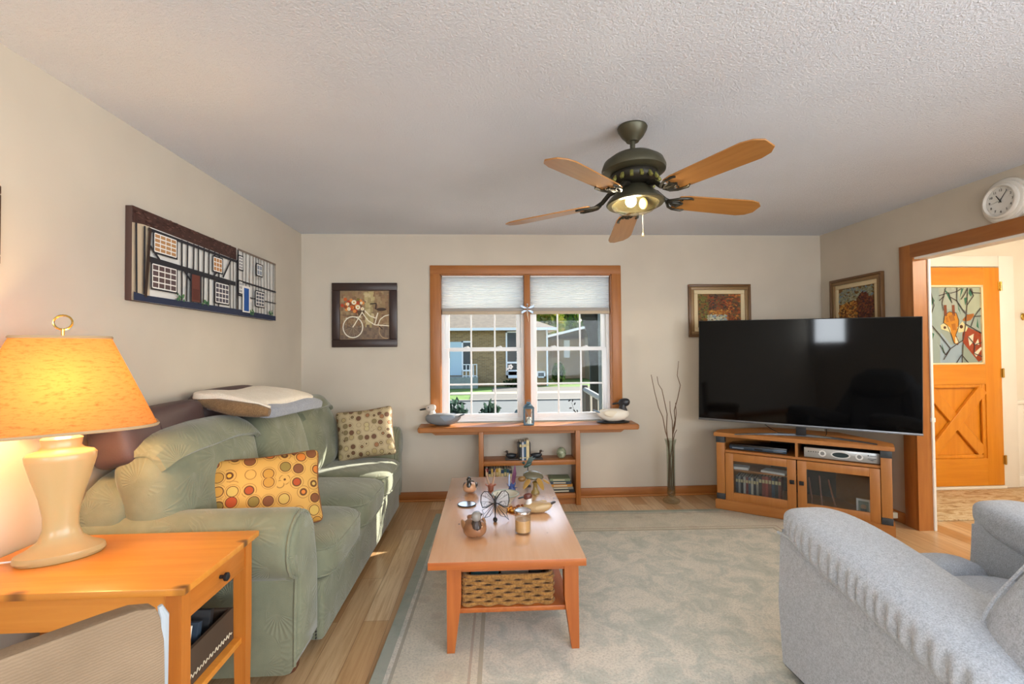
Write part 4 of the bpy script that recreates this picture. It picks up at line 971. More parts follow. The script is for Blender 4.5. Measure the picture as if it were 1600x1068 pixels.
# two autumn paintings (generic painterly dabs)
def painting(label, loc, rz, hw, hh, scene, seed):
    t = on_wall('framed_painting', label, 'picture', loc, rz, 'autumn paintings by the television')
    fr = cloned('walnut_frame', '#6a4a2a', .4); fr2 = cloned('bronze_fillet', '#8a6d48', .45, .2)
    def ring(a, b, y0, mat, nm):
        bm = BM()
        for k in ((-hw+a, hw-a, hh-b, hh-a), (-hw+a, hw-a, -hh+a, -hh+b), (-hw+a, -hw+b, -hh+b, hh-b), (hw-b, hw-a, -hh+b, hh-b)): box(bm, k[0], k[1], y0, -.001, k[2], k[3], .003)
        part(nm, bm, mat, t)
    ring(0, .022, -.034, fr, 'frame'); ring(.022, .052, -.026, fr2, 'fillet'); ring(.052, .09, -.016, cloned('linen_liner', '#d8c49c', .8), 'liner')
    p = Print(-.010, .000012); rng = random.Random(seed); x1, z1 = hw-.09, hh-.09
    p.rect(-x1, x1, -z1, z1, '#7a5a34')
    for i in range(900):
        u, v = rng.uniform(-1, 1), rng.uniform(-1, 1); c = scene(u, v, rng)
        x, z = u*(x1-.012), v*(z1-.010); a, b = rng.uniform(.006, .013), rng.uniform(.004, .009); an = rng.uniform(-.6, .6); ca, sa = math.cos(an), math.sin(an)
        pts = [(x+s1*a*ca-s2*b*sa, z+s1*a*sa+s2*b*ca) for s1, s2 in ((-1, -1), (1, -1), (1, 1), (-1, 1))]
        p.poly([(max(-x1, min(x1, px)), max(-z1, min(z1, pz))) for px, pz in pts], c)
    pic('print', p, M['print'], t)
def scene_a(u, v, r):
    if v < -.25 and -.65 < u < .35: return r.choice(['#c9c4a2', '#b9b592', '#d3cfb2', '#8d9aa0', '#b5764a'])
    if -.3 < v < .05 and -.5 < u < .4: return r.choice(['#c98a3a', '#d29a46', '#a8642a'])
    if u < -.5: return r.choice(['#6d6a30', '#7d7838', '#5a4a2c', '#8a5a2c'])
    if u > .35: return r.choice(['#8a4a2a', '#a8582c', '#6b3a24', '#c07a3a', '#5a4a34'])
    return r.choice(['#5a3424', '#74422a', '#9a4a28', '#4a3a30', '#6b5238'])
def scene_b(u, v, r):
    if u > .1 and v < .75-abs(u-.45): return r.choice(['#5a3426', '#74402a', '#4a3030', '#8a4e30', '#6a3a34'])
    if v > .25+.2*u: return r.choice(['#9a9a80', '#8b907c', '#a8a284', '#7d8c92', '#8f8a66'])
    if u < .1: return r.choice(['#a8672c', '#c08034', '#8a4e2a', '#c9984a', '#6b4a2c'])
    return r.choice(['#7a4a34', '#9a6a4a', '#5a3a30'])
painting('autumn garden painting in a walnut frame left of the television', (2.192, D, 1.722), 0, .298, .248, scene_a, 5)
painting('autumn tree painting in a walnut frame on the right wall above the television', (XR, 4.018, 1.735), -PI/2, .294, .242, scene_b, 6)
# clock
t = on_wall('wall_clock', 'round white stepped wall clock above the hall opening', 'clock', (XR, 2.80, 2.252), -PI/2)
Ry = Matrix.Rotation(PI/2, 4, 'X')
bm = BM(); lathe(bm, [(.138, 0), (.138, .012), (.130, .018), (.124, .018), (.122, .030), (.112, .036), (.108, .036), (.106, .048), (.098, .054), (.092, .054), (.090, .048), (.089, .036), (.001, .036)], 40, M=Ry); part('case', bm, plain('clock_white', '#dcd6cc', .4), t)
p = Print(-.0365); p.disc(0, 0, .089, '#dedcd6', n=40)
for i in range(60):
    a = i*PI/30; r0 = .082 if i % 5 else .079
    p.line((r0*math.sin(a), r0*math.cos(a)), (.085*math.sin(a), .085*math.cos(a)), .0012, '#3a3a38')
dig = pic('dial', p, plain('x', '#ffffff') if False else M['print'], t)
fm = plain('clock_ink', '#3f3e3b', .6)
for i in range(1, 13):
    fc = bpy.data.curves.new('numeral', 'FONT'); fc.body = str(i); fc.size = .021; fc.align_x = 'CENTER'; fc.align_y = 'CENTER'; fc.extrude = .0004
    o = bpy.data.objects.new('tmp', fc); C.objects.link(o); dg = bpy.context.evaluated_depsgraph_get(); me = bpy.data.meshes.new_from_object(o.evaluated_get(dg)); bpy.data.objects.remove(o)
    me.materials.clear(); me.materials.append(fm); n_ = bpy.data.objects.new('numeral', me); C.objects.link(n_); n_.parent = t
    a = i*PI/6; n_.location = (.066*math.sin(a), -.038, .066*math.cos(a)); n_.rotation_euler = (PI/2, 0, 0)
def hand(a, L, w, y):
    bm = BM(); prism(bm, [(-w/2, -.012), (w/2, -.012), (w*.35, L), (-w*.35, L)], y-.001, y, 'xz', rotm(0, math.radians(a), 0)); return bm
part('hour_hand', hand(-38+6, .045, .006, -.041), M['matteblack'], t, False); part('minute_hand', hand(36, .070, .0045, -.043), M['matteblack'], t, False); part('second_hand', hand(262, .06, .0012, -.044), M['steel'], t, False)

# ------------------------------------------------------------------ rug
def rug_mat():
    m = Mt('faded_wool_rug', .95, 0, .15); v = m.coord()
    n1 = m.noise(v, 6.5, 8, .74, .7); n2 = m.noise(m.coord(loc=(3, 5, 0)), 19, 6, .75, 1.4); n3 = m.noise(v, 95, 4, .75)
    field = m.ramp(n1, [(.34, '#b3bab2'), (.46, '#c6c9c1'), (.54, '#d8d5cb'), (.68, '#e2ddd2')])
    field = m.mix(m.ramp(n2, [(.60, (0, 0, 0, 1)), (.68, (.75, .75, .75, 1))]), field, '#e8e2d8')
    field = m.mix(m.ramp(n2, [(.30, (.7, .7, .7, 1)), (.37, (0, 0, 0, 1))]), field, '#b0a89c')
    sp = m.n('SeparateXYZ'); m.l(v, sp.inputs[0])
    dx = m.math('SUBTRACT', RHX, m.math('ABSOLUTE', sp.outputs[0])); dy = m.math('SUBTRACT', RHY, m.math('ABSOLUTE', sp.outputs[1])); d = m.math('MINIMUM', dx, dy)
    wave = m.n('TexVoronoi'); m.l(v, wave.inputs['Vector']); wave.inputs['Scale'].default_value = 5.5
    motif = m.ramp(wave.outputs['Distance'], [(.18, '#bfae9f'), (.26, '#ddd5c6'), (.4, '#cdc6b4'), (.6, '#dad3c4')])
    bmix = m.math('MULTIPLY', m.math('LESS_THAN', d, .46), m.math('GREATER_THAN', d, .09))
    col = m.mix(m.math('MULTIPLY', bmix, .65), field, m.mix(.45, motif, '#d3ccb6'))
    for a, b, c in ((.0, .055, '#8f9d90'), (.075, .09, '#9c9482'), (.44, .46, '#a39a86'), (.40, .412, '#b09a8a')):
        k = m.math('MULTIPLY', m.math('LESS_THAN', d, b), m.math('GREATER_THAN', d, a)); col = m.mix(m.math('MULTIPLY', k, .7), col, c)
    col = m.mix(m.ramp(n3, [(.40, (.55, .55, .55, 1)), (.52, (0, 0, 0, 1))]), col, '#aeaca4')
    m.base(col); m.bump(n3, .45, .008); return m.m
RHX, RHY = 1.52, 1.54
bm = BM(); box(bm, -RHX, RHX, -RHY, RHY, .001, .011, .004); o = part('area_rug', bm, rug_mat()); o.location = (1.04, 2.50, 0); o.rotation_euler.z = -.026
tag(o, 'large faded sage and cream floral wool rug under the coffee table', 'rug')

# ------------------------------------------------------------------ coffee table
cx0, cx1, cy0, cy1, cz = -.262, .421, 2.09, 3.49, .457
t = thing('coffee_table', 'long cedar coffee table with lower shelf in the middle of the rug', 'table', (.08, 2.79, .012))
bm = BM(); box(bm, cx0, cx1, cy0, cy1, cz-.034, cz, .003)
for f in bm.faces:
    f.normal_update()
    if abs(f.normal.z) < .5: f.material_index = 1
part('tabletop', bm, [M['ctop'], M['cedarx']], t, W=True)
for x, sx in ((-.190, 1), (.338, -1)):
    for y, sy in ((2.19, 1), (3.34, -1)):
        bm = BM(); x0, x1 = (x, x+.066) if sx > 0 else (x-.0, x+.066-.0)
        xo = x0 if sx > 0 else x1; yo = y if sy > 0 else y+.06
        def sec(z, w, d): return [(xo, yo, z), (xo+sx*w, yo, z), (xo+sx*w, yo+sy*d, z), (xo, yo+sy*d, z)]
        loft(bm, [sec(.012, .034, .036), sec(.22, .062, .058), sec(.26, .064, .06), sec(cz-.034, .064, .06)]); part('leg', bm, M['cedarz'], t, W=True)
bm = BM(); box(bm, -.126, .342, 2.20, 2.222, cz-.092, cz-.034); box(bm, -.126, .342, 3.368, 3.39, cz-.092, cz-.034); part('end_rail', bm, M['cedarx'], t, W=True)
bm = BM(); box(bm, -.180, -.158, 2.25, 3.34, cz-.10, cz-.034); box(bm, .37, .392, 2.25, 3.34, cz-.10, cz-.034); part('side_rail', bm, M['cedary'], t, W=True)
bm = BM(); box(bm, -.155, .37, 2.205, 3.385, .178, .200, .003); part('shelf', bm, M['cedary'], t, W=True)
# basket with weave
t = thing('woven_basket', 'woven seagrass basket of books on the coffee table shelf', 'basket', (.085, 2.42, .201))
M['sea'] = cloth('seagrass', '#a8793f', '#7d5526', .8, 90, .6, 30)
bm = BM(); bw, bd, bh = .20, .20, .128
rng = random.Random(1)
for r_ in range(7):
    z = .011+r_*.0185
    for side in range(4):
        L = bw if side % 2 == 0 else bd; off = bd if side % 2 == 0 else bw; n = 9
        pts = []
        for i in range(n*3+1):
            u = -L+2*L*i/(n*3); w = .0085*math.sin((i/3*PI)+(r_ % 2)*PI)
            p_ = {0: (u, -off-w), 1: (off+w, u), 2: (-u, off+w), 3: (-off-w, -u)}[side]; pts.append((p_[0], p_[1], z))
        tube(bm, pts, .0095, 6)
wv = part('weave', bm, M['sea'], t)
bm = BM(); box(bm, -bw+.012, bw-.012, -bd+.012, bd-.012, .001, .010); part('bottom', bm, M['sea'], t, False)
bm = BM(); tube(bm, [(x, y, bh+.004) for x, y in superline(bw+.004, bd+.004, 10, 48)], .010, 6, True); part('rim', bm, M['sea'], t)
for i, (x0, x1, h, c, lb) in enumerate(((-.17, -.04, .157, '#2f5a63', 'teal covered book in the woven basket'), (-.03, .10, .160, '#9c8f80', 'taupe covered book in the middle of the woven basket'), (.105, .165, .156, '#35312e', 'dark covered book at the right end of the woven basket'))):
    bm = BM(); box(bm, x0, x1, -.13, .13, 0, h-.012, .003); o = part('book', bm, plain('basket_book%d' % i, c, .5)); o.location = (.085, 2.42, .214); tag(o, lb, 'book', 'books in the basket')

# ------------------------------------------------------------------ things on the coffee table
CZ = cz+.0006
def duck_body(L, Wd, Hh, tail=.35):
    """body along +x (head end +x), resting on z=0"""
    bm = BM()
    def f(w, q):
        k = q.x
        s_ = 1-.45*max(0, -k)**1.5-.18*max(0, k)**3
        w.y *= s_; w.z = (w.z+Hh/2)*(1-.35*max(0, -k)**2) ; w.z += max(0, -k)**3*Hh*tail+.10*Hh*max(0, k)**2
        return w
    sq(bm, (L/2, Wd/2, Hh/2), 2.4, 10, None, f); return bm
def duck(name, label, cat, loc, rz, L, Wd, Hh, neck, hr, mats, look=0, group=None, bill=1.0, base=None):
    t = thing(name, label, cat, loc, rz, group)
    z0 = 0
    if base: bm = BM(); sq(bm, (L*.5, Wd*.48, .008), 3, 6, rotm(loc=(0, 0, .008))); part('base', bm, base, t); z0 = .012
    bm = duck_body(L, Wd, Hh); bmesh.ops.translate(bm, vec=(0, 0, z0), verts=bm.verts[:]); part('body', bm, mats[0], t)
    bm = BM(); nx = L*.30; hx, hz = nx+neck*.18, z0+Hh*.72+neck
    tube(bm, [(nx-.012, 0, z0+Hh*.45), (nx+.006, 0, z0+Hh*.8), (nx+neck*.02, 0, z0+Hh*.8+neck*.45), (hx, 0, hz)], hr, 12, radii=[hr*1.35, hr*1.1, hr*.72, hr*.7])
    part('neck', bm, mats[1], t)
    bm = BM(); R_ = rotm(0, 0, look, (hx, 0, hz)); sq(bm, (hr*1.25, hr*.86, hr*.92), 2.3, 8, R_, lambda w, q: (w.x, w.y*(1-.25*max(0, q.x)), w.z-.12*hr*q.x)); h = part('head', bm, mats[2], t)
    bm = BM(); sq(bm, (hr*.85*bill, hr*.42, hr*.22), 2.6, 6, R_ @ rotm(0, .18, 0, (hr*1.75*1, 0, -hr*.25)), lambda w, q: (w.x, w.y*(1+.25*q.x), w.z)); part('bill', bm, mats[3], h)
    bm = BM()
    for s_ in (-1, 1): ball(bm, R_ @ Vector((hr*.45, s_*hr*.78, hr*.2)), hr*.13, 8, 6)
    part('eye', bm, M['black'], h)
    bm = BM()
    for s_ in (-1, 1): sq(bm, (L*.30, .010, Hh*.26), 2.2, 6, rotm(0, .16, -s_*.10, (-L*.06, s_*Wd*.43, z0+Hh*.62)))
    part('wing', bm, mats[4] if len(mats) > 4 else mats[0], t)
    bm = BM(); sq(bm, (L*.12, Wd*.20, Hh*.07), 2.4, 6, rotm(0, .35, 0, (-L*.50, 0, z0+Hh*.80))); part('tail', bm, mats[5] if len(mats) > 5 else mats[0], t)
    return t
def gloss(n, c, r=.25): return cloned(n, c, r)
pew = cloned('pewter', '#4c4a48', .2, .7)
duck('duck_figurine', 'small dark-backed duck figurine with tan belly at the table\'s far left corner', 'figurine', (-.118, 3.115, CZ), -1.7, .11, .085, .065, .045, .017, (gloss('duck_tan', '#c99a76'), pew, pew, M['black'], pew, pew), group=None)
t = duck('duck_figurine', 'polished brown wooden duck with grey head tucked back, nearest on the table', 'figurine', (-.07, 2.375, CZ), -1.35, .15, .115, .085, .052, .026, (gloss('duck_walnut', '#8a5f42', .15), gloss('duck_dark', '#3a2e29', .15), gloss('duck_grey', '#86827d', .2), gloss('duck_bill', '#5a4636', .2), gloss('duck_walnut2', '#a57852', .15)), look=2.6)
red_ = gloss('canvasback_head', '#5f2e24', .35)
t = duck('duck_figurine', 'canvasback duck carving with russet head and tan body behind the candle', 'figurine', (.275, 2.70, CZ), PI+.12, .165, .08, .058, .05, .020, (gloss('canvas_tan', '#b39468', .4), gloss('canvas_white', '#e4e2de', .4), red_, M['black'], gloss('canvas_tan2', '#c0a67c', .4), gloss('canvas_tail', '#3b2f28', .4)), bill=1.2)
# mirror coaster
t = thing('coaster', 'round silver coaster on the left of the coffee table top', 'coaster', (-.128, 2.862, CZ))
bm = BM(); lathe(bm, [(.001, 0), (.050, 0), (.052, .003), (.052, .006), (.001, .006)], 28); part('disc', bm, M['silver'], t)
bm = BM(); tube(bm, [(.0515*math.cos(i*PI/16), .0515*math.sin(i*PI/16), .004) for i in range(32)], .003, 6, True); part('rim', bm, M['iron'], t)
# long-horned antelope figure
hm = gloss('rosewood', '#8a4f3c', .3); hm2 = gloss('pale_horn', '#a8876f', .35)
t = thing('antelope_figurine', 'reddish wooden antelope head figurine with two long straight horns', 'figurine', (.014, 3.06, CZ))
bm = BM(); lathe(bm, [(.001, 0), (.018, 0), (.020, .01), (.016, .03), (.020, .05), (.012, .066), (.001, .07)], 14, sy=.8); tube(bm, [(0, 0, .05), (0, -.02, .045), (0, -.035, .03)], .012, 8, radii=[.015, .012, .008]); part('head', bm, hm, t)
for s_ in (-1, 1):
    bm = BM(); tube(bm, [(s_*.008, 0, .055), (s_*.018, 0, .09), (s_*.030, 0, .155)], .006, 8, radii=[.0075, .006, .002]); part('horn', bm, hm2, t)
    bm = BM(); sq(bm, (.012, .004, .006), 2.2, 5, rotm(0, -s_*.5, 0, (s_*.024, 0, .058))); part('ear', bm, hm, t)
# spiky glass figurine
bl = gloss('cobalt_glass', '#39528f', .1); pu = gloss('plum_glass', '#6b3f5c', .15)
t = thing('dragon_figurine', 'blue and plum spiky glass figurine beside the antelope horns', 'figurine', (.150, 3.125, CZ))
bm = BM(); rng = random.Random(12)
lathe(bm, [(.001, 0), (.022, 0), (.024, .01), (.012, .04), (.001, .05)], 10)
for i in range(14):
    a = rng.random()*6.28; e = rng.uniform(.1, 1.0); L = rng.uniform(.03, .05); cyl(bm, (.01*math.cos(a), .01*math.sin(a), .02), ((.01+L*math.cos(e))*math.cos(a)*.8, (.01+L*math.cos(e))*math.sin(a)*.8, .02+L*math.sin(e)), .005, .0005, 6)
part('spikes', bm, bl, t)
bm = BM(); prism(bm, [(.002, .03), (.02, .06), (.03, .11), (.022, .17), (.008, .12), (-.002, .07)], -.004, .004, 'xz'); part('wing', bm, pu, t)
bm = BM(); prism(bm, [(-.022, .03), (-.012, .03), (-.012, .115), (-.02, .10)], -.004, .004, 'xz'); part('tail_fin', bm, gloss('sky_glass', '#9db3d6', .1), t)
# sea turtle sculpture
tb = gloss('turtle_bronze', '#7a5a30', .25); tl = gloss('turtle_olive', '#8a7438', .3); sh_ = gloss('turtle_shell', '#5d5a48', .08)
t = thing('turtle_sculpture', 'bronze sea turtle sculpture with blue-grey shell on a small pedestal', 'sculpture', (.285, 3.06, CZ), .15)
bm = BM(); lathe(bm, [(.001, 0), (.028, 0), (.026, .012), (.016, .022), (.012, .05), (.02, .07), (.001, .08)], 16, sy=.8, c=(.01, 0, 0)); part('pedestal', bm, tl, t)
bm = BM(); sq(bm, (.066, .048, .028), 2.2, 8, rotm(.25, .1, 0, (0, .01, .105)), lambda w, q: (w.x, w.y, w.z if q.z > 0 else w.z*.4)); part('shell', bm, sh_, t)
bm = BM(); ball(bm, (-.078, -.01, .098), (.026, .020, .018)); part('head', bm, tb, t)
for x, y, a, L in ((-.045, -.045, -2.3, .085), (.02, -.055, -1.45, .10), (.06, -.03, -.5, .05), (-.03, .06, 2.3, .07)):
    bm = BM(); sq(bm, (L/2, .017, .005), 2.2, 6, rotm(0, .55, a, (x+math.cos(a)*L*.3, y+math.sin(a)*L*.3, .078)), lambda w, q: (w.x, w.y*(1-.3*q.x), w.z)); part('flipper', bm, gloss('turtle_tan', '#a5803f', .3), t)
# dark green bird on wire behind the turtle
t = thing('bird_figurine', 'dark green bird figurine with raised wings behind the bronze turtle', 'figurine', (.262, 3.22, CZ))
gb = gloss('bottle_green', '#27403a', .25)
bm = BM(); lathe(bm, [(.001, 0), (.022, 0), (.02, .006), (.004, .012), (.003, .13)], 12); part('stand', bm, M['iron'], t)
bm = BM(); sq(bm, (.030, .011, .012), 2.2, 6, rotm(0, -.5, 0, (0, 0, .14))); ball(bm, (-.027, 0, .155), .010, 10, 8); cyl(bm, (-.034, 0, .157), (-.055, 0, .156), .003, .0005, 6); part('body', bm, gb, t)
for s_, tip in ((1, (.055, .19)), (-1, (.035, .20))):
    bm = BM(); prism(bm, [(-.015, .145), (.012, .14), (tip[0], tip[1]), (tip[0]-.03, tip[1]-.012)], s_*.006, s_*.009, 'xz'); part('wing', bm, gb, t)
# bowl, beads, butterfly, candle
t = thing('bowl', 'shallow grey-green glazed bowl in the middle of the coffee table', 'bowl', (.10, 2.885, CZ))
bm = BM(); lathe(bm, [(.001, 0), (.035, 0), (.036, .006), (.060, .030), (.080, .052), (.083, .054), (.078, .052), (.055, .030), (.03, .010), (.001, .009)], 32); part('body', bm, gloss('celadon', '#c9c6b6', .15), t)
bm = BM(); tube(bm, [(.0805*math.cos(i*PI/16), .0805*math.sin(i*PI/16), .0535) for i in range(32)], .003, 6, True); part('rim', bm, gloss('celadon_rim', '#8f9a8a', .2), t)
amb = cloned('amber', '#c9781c', .1); amb2 = cloned('amber_dark', '#8a4414', .12); amb3 = cloned('amber_light', '#e3a53a', .1)
t = thing('bead_coaster', 'amber bead cluster trivet between the butterfly and the canvasback duck', 'trivet', (.165, 2.735, CZ))
bm = BM(); lathe(bm, [(.001, 0), (.062, 0), (.064, .003), (.001, .004)], 24); part('backing', bm, amb2, t)
rng = random.Random(9)
for mm, nm in ((amb, 'beads'), (amb2, 'dark_beads'), (amb3, 'light_beads')):
    bm = BM()
    for i in range(26):
        a = rng.random()*6.28; r_ = .058*math.sqrt(rng.random()); ball(bm, (r_*math.cos(a), r_*math.sin(a), .008+rng.random()*.006), (.008, .006, .006), 8, 6)
    part(nm, bm, mm, t)['kind'] = 'stuff'
def film_mat():
    m = Mt('pale_film'); m.t.nodes.remove(m.b); d = m.n('BsdfDiffuse'); d.inputs[0].default_value = lin('#e6e8f0'); r = m.n('BsdfTranslucent'); r.inputs[0].default_value = lin('#e6e8f0')
    tr = m.n('BsdfTransparent'); a = m.n('MixShader'); b = m.n('MixShader'); b.inputs[0].default_value = .55
    m.l(d.outputs[0], a.inputs[1]); m.l(r.outputs[0], a.inputs[2]); m.l(tr.outputs[0], b.inputs[1]); m.l(a.outputs[0], b.inputs[2]); m.l(b.outputs[0], m.out.inputs[0]); return m.m
t = thing('butterfly_ornament', 'black wire butterfly ornament with pale mesh wings standing on the table', 'ornament', (.034, 2.56, CZ), .05)
ir = cloned('wire_black', '#2a2828', .4, .5); mesh_ = film_mat()
bm = BM(); tube(bm, [(0, 0, .035), (0, -.004, .07), (0, -.004, .115), (0, 0, .135)], .004, 8, radii=[.0015, .005, .006, .004]); tube(bm, [(0, -.006, .10), (-.02, -.02, .105), (-.035, -.02, .112)], .0018, 5); tube(bm, [(0, -.006, .10), (.02, -.02, .105), (.035, -.02, .112)], .0018, 5)
for s_ in (-1, 1): tube(bm, [(0, 0, .13), (s_*.012, -.003, .15), (s_*.016, -.004, .158)], .0013, 5)
part('body', bm, ir, t)
for s_ in (-1, 1):
    up = [(0, .105), (s_*.015, .135), (s_*.035, .158), (s_*.056, .160), (s_*.072, .140), (s_*.075, .105), (s_*.066, .075), (s_*.045, .078), (s_*.02, .092)]
    lo = [(0, .10), (s_*.045, .075), (s_*.068, .062), (s_*.060, .040), (s_*.072, .004), (s_*.055, .022), (s_*.03, .03), (s_*.015, .05)]
    W3 = lambda u, z: (u, .012*abs(u)/.07, z)
    bm = BM(); tube(bm, [W3(*a) for a in up], .0026, 6, True); tube(bm, [W3(*a) for a in lo], .0014, 6, True)
    for a in up[2:8]: tube(bm, [W3(0, .105), W3(*a)], .0009, 4)
    for i in range(7):
        k0 = up[2+i % 6]; k1 = (k0[0]*.62, .105+(k0[1]-.105)*.62); tube(bm, [W3(*k1), W3(k1[0]+.012*s_, k1[1]+.012*(-1)**i), W3(k0[0]*.97, k0[1]-.004)], .0007, 4)
    for a in lo[1:7]: tube(bm, [W3(0, .10), W3(*a)], .0009, 4)
    w = part('wing', bm, ir, t)
    bm = BM(); bm.faces.new([bm.verts.new(W3(*a)) for a in up]); part('film', bm, mesh_, w, False)
bm = BM(); ball(bm, (0, .005, .012), (.012, .02, .012)); cyl(bm, (0, .003, .015), (0, .0, .05), .003); part('foot', bm, ir, t)
t = thing('jar_candle', 'tan candle in a clear glass jar with silver lid on the coffee table', 'candle', (.168, 2.40, CZ))
bm = BM(); lathe(bm, [(.001, 0), (.037, 0), (.0395, .004), (.0395, .100), (.0375, .100), (.0375, .010), (.001, .010)], 32); part('jar', bm, M['jarglass'], t)
bm = BM(); lathe(bm, [(.001, .0105), (.037, .0105), (.037, .066), (.001, .064)], 32); cyl(bm, (0, 0, .064), (0, 0, .076), .001, seg=5); part('wax', bm, cloned('wax', '#c99a63', .5), t)
bm = BM(); lathe(bm, [(.001, .1005), (.041, .1005), (.042, .104), (.042, .112), (.039, .114), (.037, .111), (.001, .111)], 32); part('lid', bm, M['silver'], t)

# ------------------------------------------------------------------ on the window shelf
SZ = .7006
duck('duck_decoy', 'grey duck decoy with pale head on the left end of the window shelf', 'decoy', (-.40, D-.115, SZ), PI-.06, .32, .14, .11, .075, .036, (gloss('decoy_grey', '#76797c', .45), gloss('decoy_pale', '#d9cfc4', .45), gloss('decoy_pale2', '#d4c8bc', .45), M['matteblack'], gloss('decoy_blue', '#8a96a5', .45), gloss('decoy_tail', '#4d5a66', .5)), bill=1.25)
t = duck('duck_decoy', 'white-bodied duck decoy with black neck on the right end of the window shelf', 'decoy', (1.135, D-.115, SZ), .06, .30, .15, .115, .085, .042, (gloss('decoy_white', '#e9e2d4', .4), gloss('decoy_black', '#22242a', .35), gloss('decoy_black', '#22242a', .35), M['matteblack'], gloss('decoy_cream', '#e2d6c0', .4), gloss('decoy_wingblue', '#6f8aa3', .4)), look=2.7, base=M['matteblack'])
t = thing('lantern', 'small blue-grey candle lantern in the middle of the window shelf', 'lantern', (.362, D-.165, SZ))
lm = cloned('lantern_blue', '#46606f', .4, .3)
bm = BM(); box(bm, -.045, .045, -.045, .045, 0, .012, .002); part('base', bm, lm, t)
for x in (-.04, .04):
    for y in (-.04, .04): bm = BM(); box(bm, x-.005, x+.005, y-.005, y+.005, .012, .145); part('post', bm, lm, t, False)
bm = BM(); box(bm, -.047, .047, -.047, .047, .145, .155, .002); loft(bm, [[(sx*a, sy*a, z) for sx, sy in ((-1, -1), (1, -1), (1, 1), (-1, 1))] for a, z in ((.047, .155), (.022, .185), (.018, .187), (.018, .200), (.010, .205))]); part('roof', bm, lm, t)
bm = BM(); tube(bm, [(.016*math.cos(a), 0, .208+.014*math.sin(a)) for a in [i*PI/8 for i in range(16)]], .0016, 5, True); part('ring', bm, lm, t)
bm = BM()
for s_ in (-1, 1): tube(bm, [(-.038*s_, -.0415, .014), (0, -.043, .07), (.038*s_, -.0415, .143)], .002, 5)
ball(bm, (0, -.043, .07), .005, 8, 6); part('lattice', bm, lm, t)
bm = BM(); box(bm, -.036, .036, -.040, -.038, .013, .144); box(bm, -.036, .036, .038, .040, .013, .144); box(bm, -.040, -.038, -.036, .036, .013, .144); box(bm, .038, .040, -.036, .036, .013, .144); part('pane', bm, M['jarglass'], t, False)
bm = BM(); cyl(bm, (0, 0, .0125), (0, 0, .065), .02, seg=16); part('candle', bm, M['paper'], t)

# ---- in the bookcase
def book(label, loc, w, d, h, c, rz=0, group=None, lie=False, pages='#e3dac6', lean=0):
    bm = BM(); box(bm, -w/2, w/2, 0, d, 0, h, .0015, 1); colour(bm, 0, c)
    n0 = set(bm.faces); box(bm, -w/2+.003, w/2-.003, .004, d+.0005, .003, h+.0006); colour(bm, n0, pages)
    n0 = set(bm.faces); box(bm, -w/2+.002, w/2-.002, -.0006, .001, h*.72, h*.86); box(bm, -w/2+.002, w/2-.002, -.0006, .001, h*.12, h*.17); colour(bm, n0, '#c9b88a')
    o = part('book', bm, M['print'], None, False); o.location = loc; o.rotation_euler = (0, lean, rz)
    if lie: o.rotation_euler = (0, PI/2, rz)
    tag(o, label, 'book', group); return o
z1 = .3945
for i, (x, w, h, c, lb) in enumerate(((.283, .020, .165, '#2f3336', 'dark book at the left of the four between the duck bookends'), (.304, .018, .160, '#b9bdc6', 'pale blue book second between the duck bookends'), (.3225, .022, .165, '#3f5a72', 'blue book third between the duck bookends'), (.348, .026, .175, '#d8c79a', 'cream book at the right of the four between the duck bookends'))):
    book(lb, (x, D-.215+.004*i, z1), w, .12, h, c, 0, 'books between the bookends')
for s_, lb in ((-1, 'dark duck bookend on the left of the short row of books'), (1, 'dark duck bookend on the right of the short row of books')):
    x0 = .271 if s_ < 0 else .363
    t = thing('duck_bookend', lb, 'bookend', (x0, D-.15, z1), 0, 'duck bookends')
    bm = BM(); box(bm, min(0, s_*.12), max(0, s_*.12), -.045, .045, 0, .012, .002); box(bm, min(0, s_*.012), max(0, s_*.012), -.045, .045, .012, .15, .003); part('stand', bm, cloned('bookend_wood', '#352a24', .4), t)
    b_ = duck_body(.10, .05, .042); bmesh.ops.transform(b_, matrix=rotm(0, 0, 0 if s_ > 0 else PI, (s_*.066, 0, .0122)), verts=b_.verts[:]); part('duck_body', b_, cloned('bookend_duck', '#22262b', .35), t)
    bm = BM(); tube(bm, [(s_*.094, 0, .04), (s_*.10, 0, .055), (s_*.102, 0, .066)], .008, 8); sq(bm, (.013, .009, .010), 2.2, 6, rotm(loc=(s_*.106, 0, .070))); sq(bm, (.009, .004, .0025), 2.2, 5, rotm(loc=(s_*.124, 0, .067))); part('duck_head', bm, cloned('bookend_head', '#3c2c22', .35), t)
t = thing('stone_egg', 'mottled green stone egg on the upper shelf of the window bookcase', 'ornament', (.655, D-.14, z1))
m = Mt('green_stone', .2); v = m.coord(); m.base(m.ramp(m.noise(v, 28, 5, .7, 1), [(.35, '#5f6a50'), (.5, '#8f977a'), (.65, '#b5b59a')]))
bm = BM(); lathe(bm, [(.02*0+.001, .001), (.022, .004), (.038, .022), (.044, .042), (.040, .066), (.030, .084), (.015, .095), (.001, .098)], 28); part('egg', bm, m.m, t)
z2 = .1005; rng = random.Random(6)
xs = -.028
cols = [('#7a2f2a', 'dark red'), ('#2c3242', 'navy'), ('#c9a85a', 'mustard'), ('#33304a', 'violet black'), ('#b8923f', 'gold'), ('#d6c48c', 'pale yellow'), ('#2b4462', 'blue'), ('#3f5a4a', 'green'), ('#24455c', 'petrol blue'), ('#2a2f38', 'charcoal')]
for i, (c, nm) in enumerate(cols):
    w = rng.uniform(.019, .029); h = rng.uniform(.20, .235)
    o = book(f'{nm} book standing on the lower left shelf under the window', (xs+w/2, D-.20, z2), w-.0008, .15, h, c, 0, 'books on the lower shelf'); xs += w
zz = z2
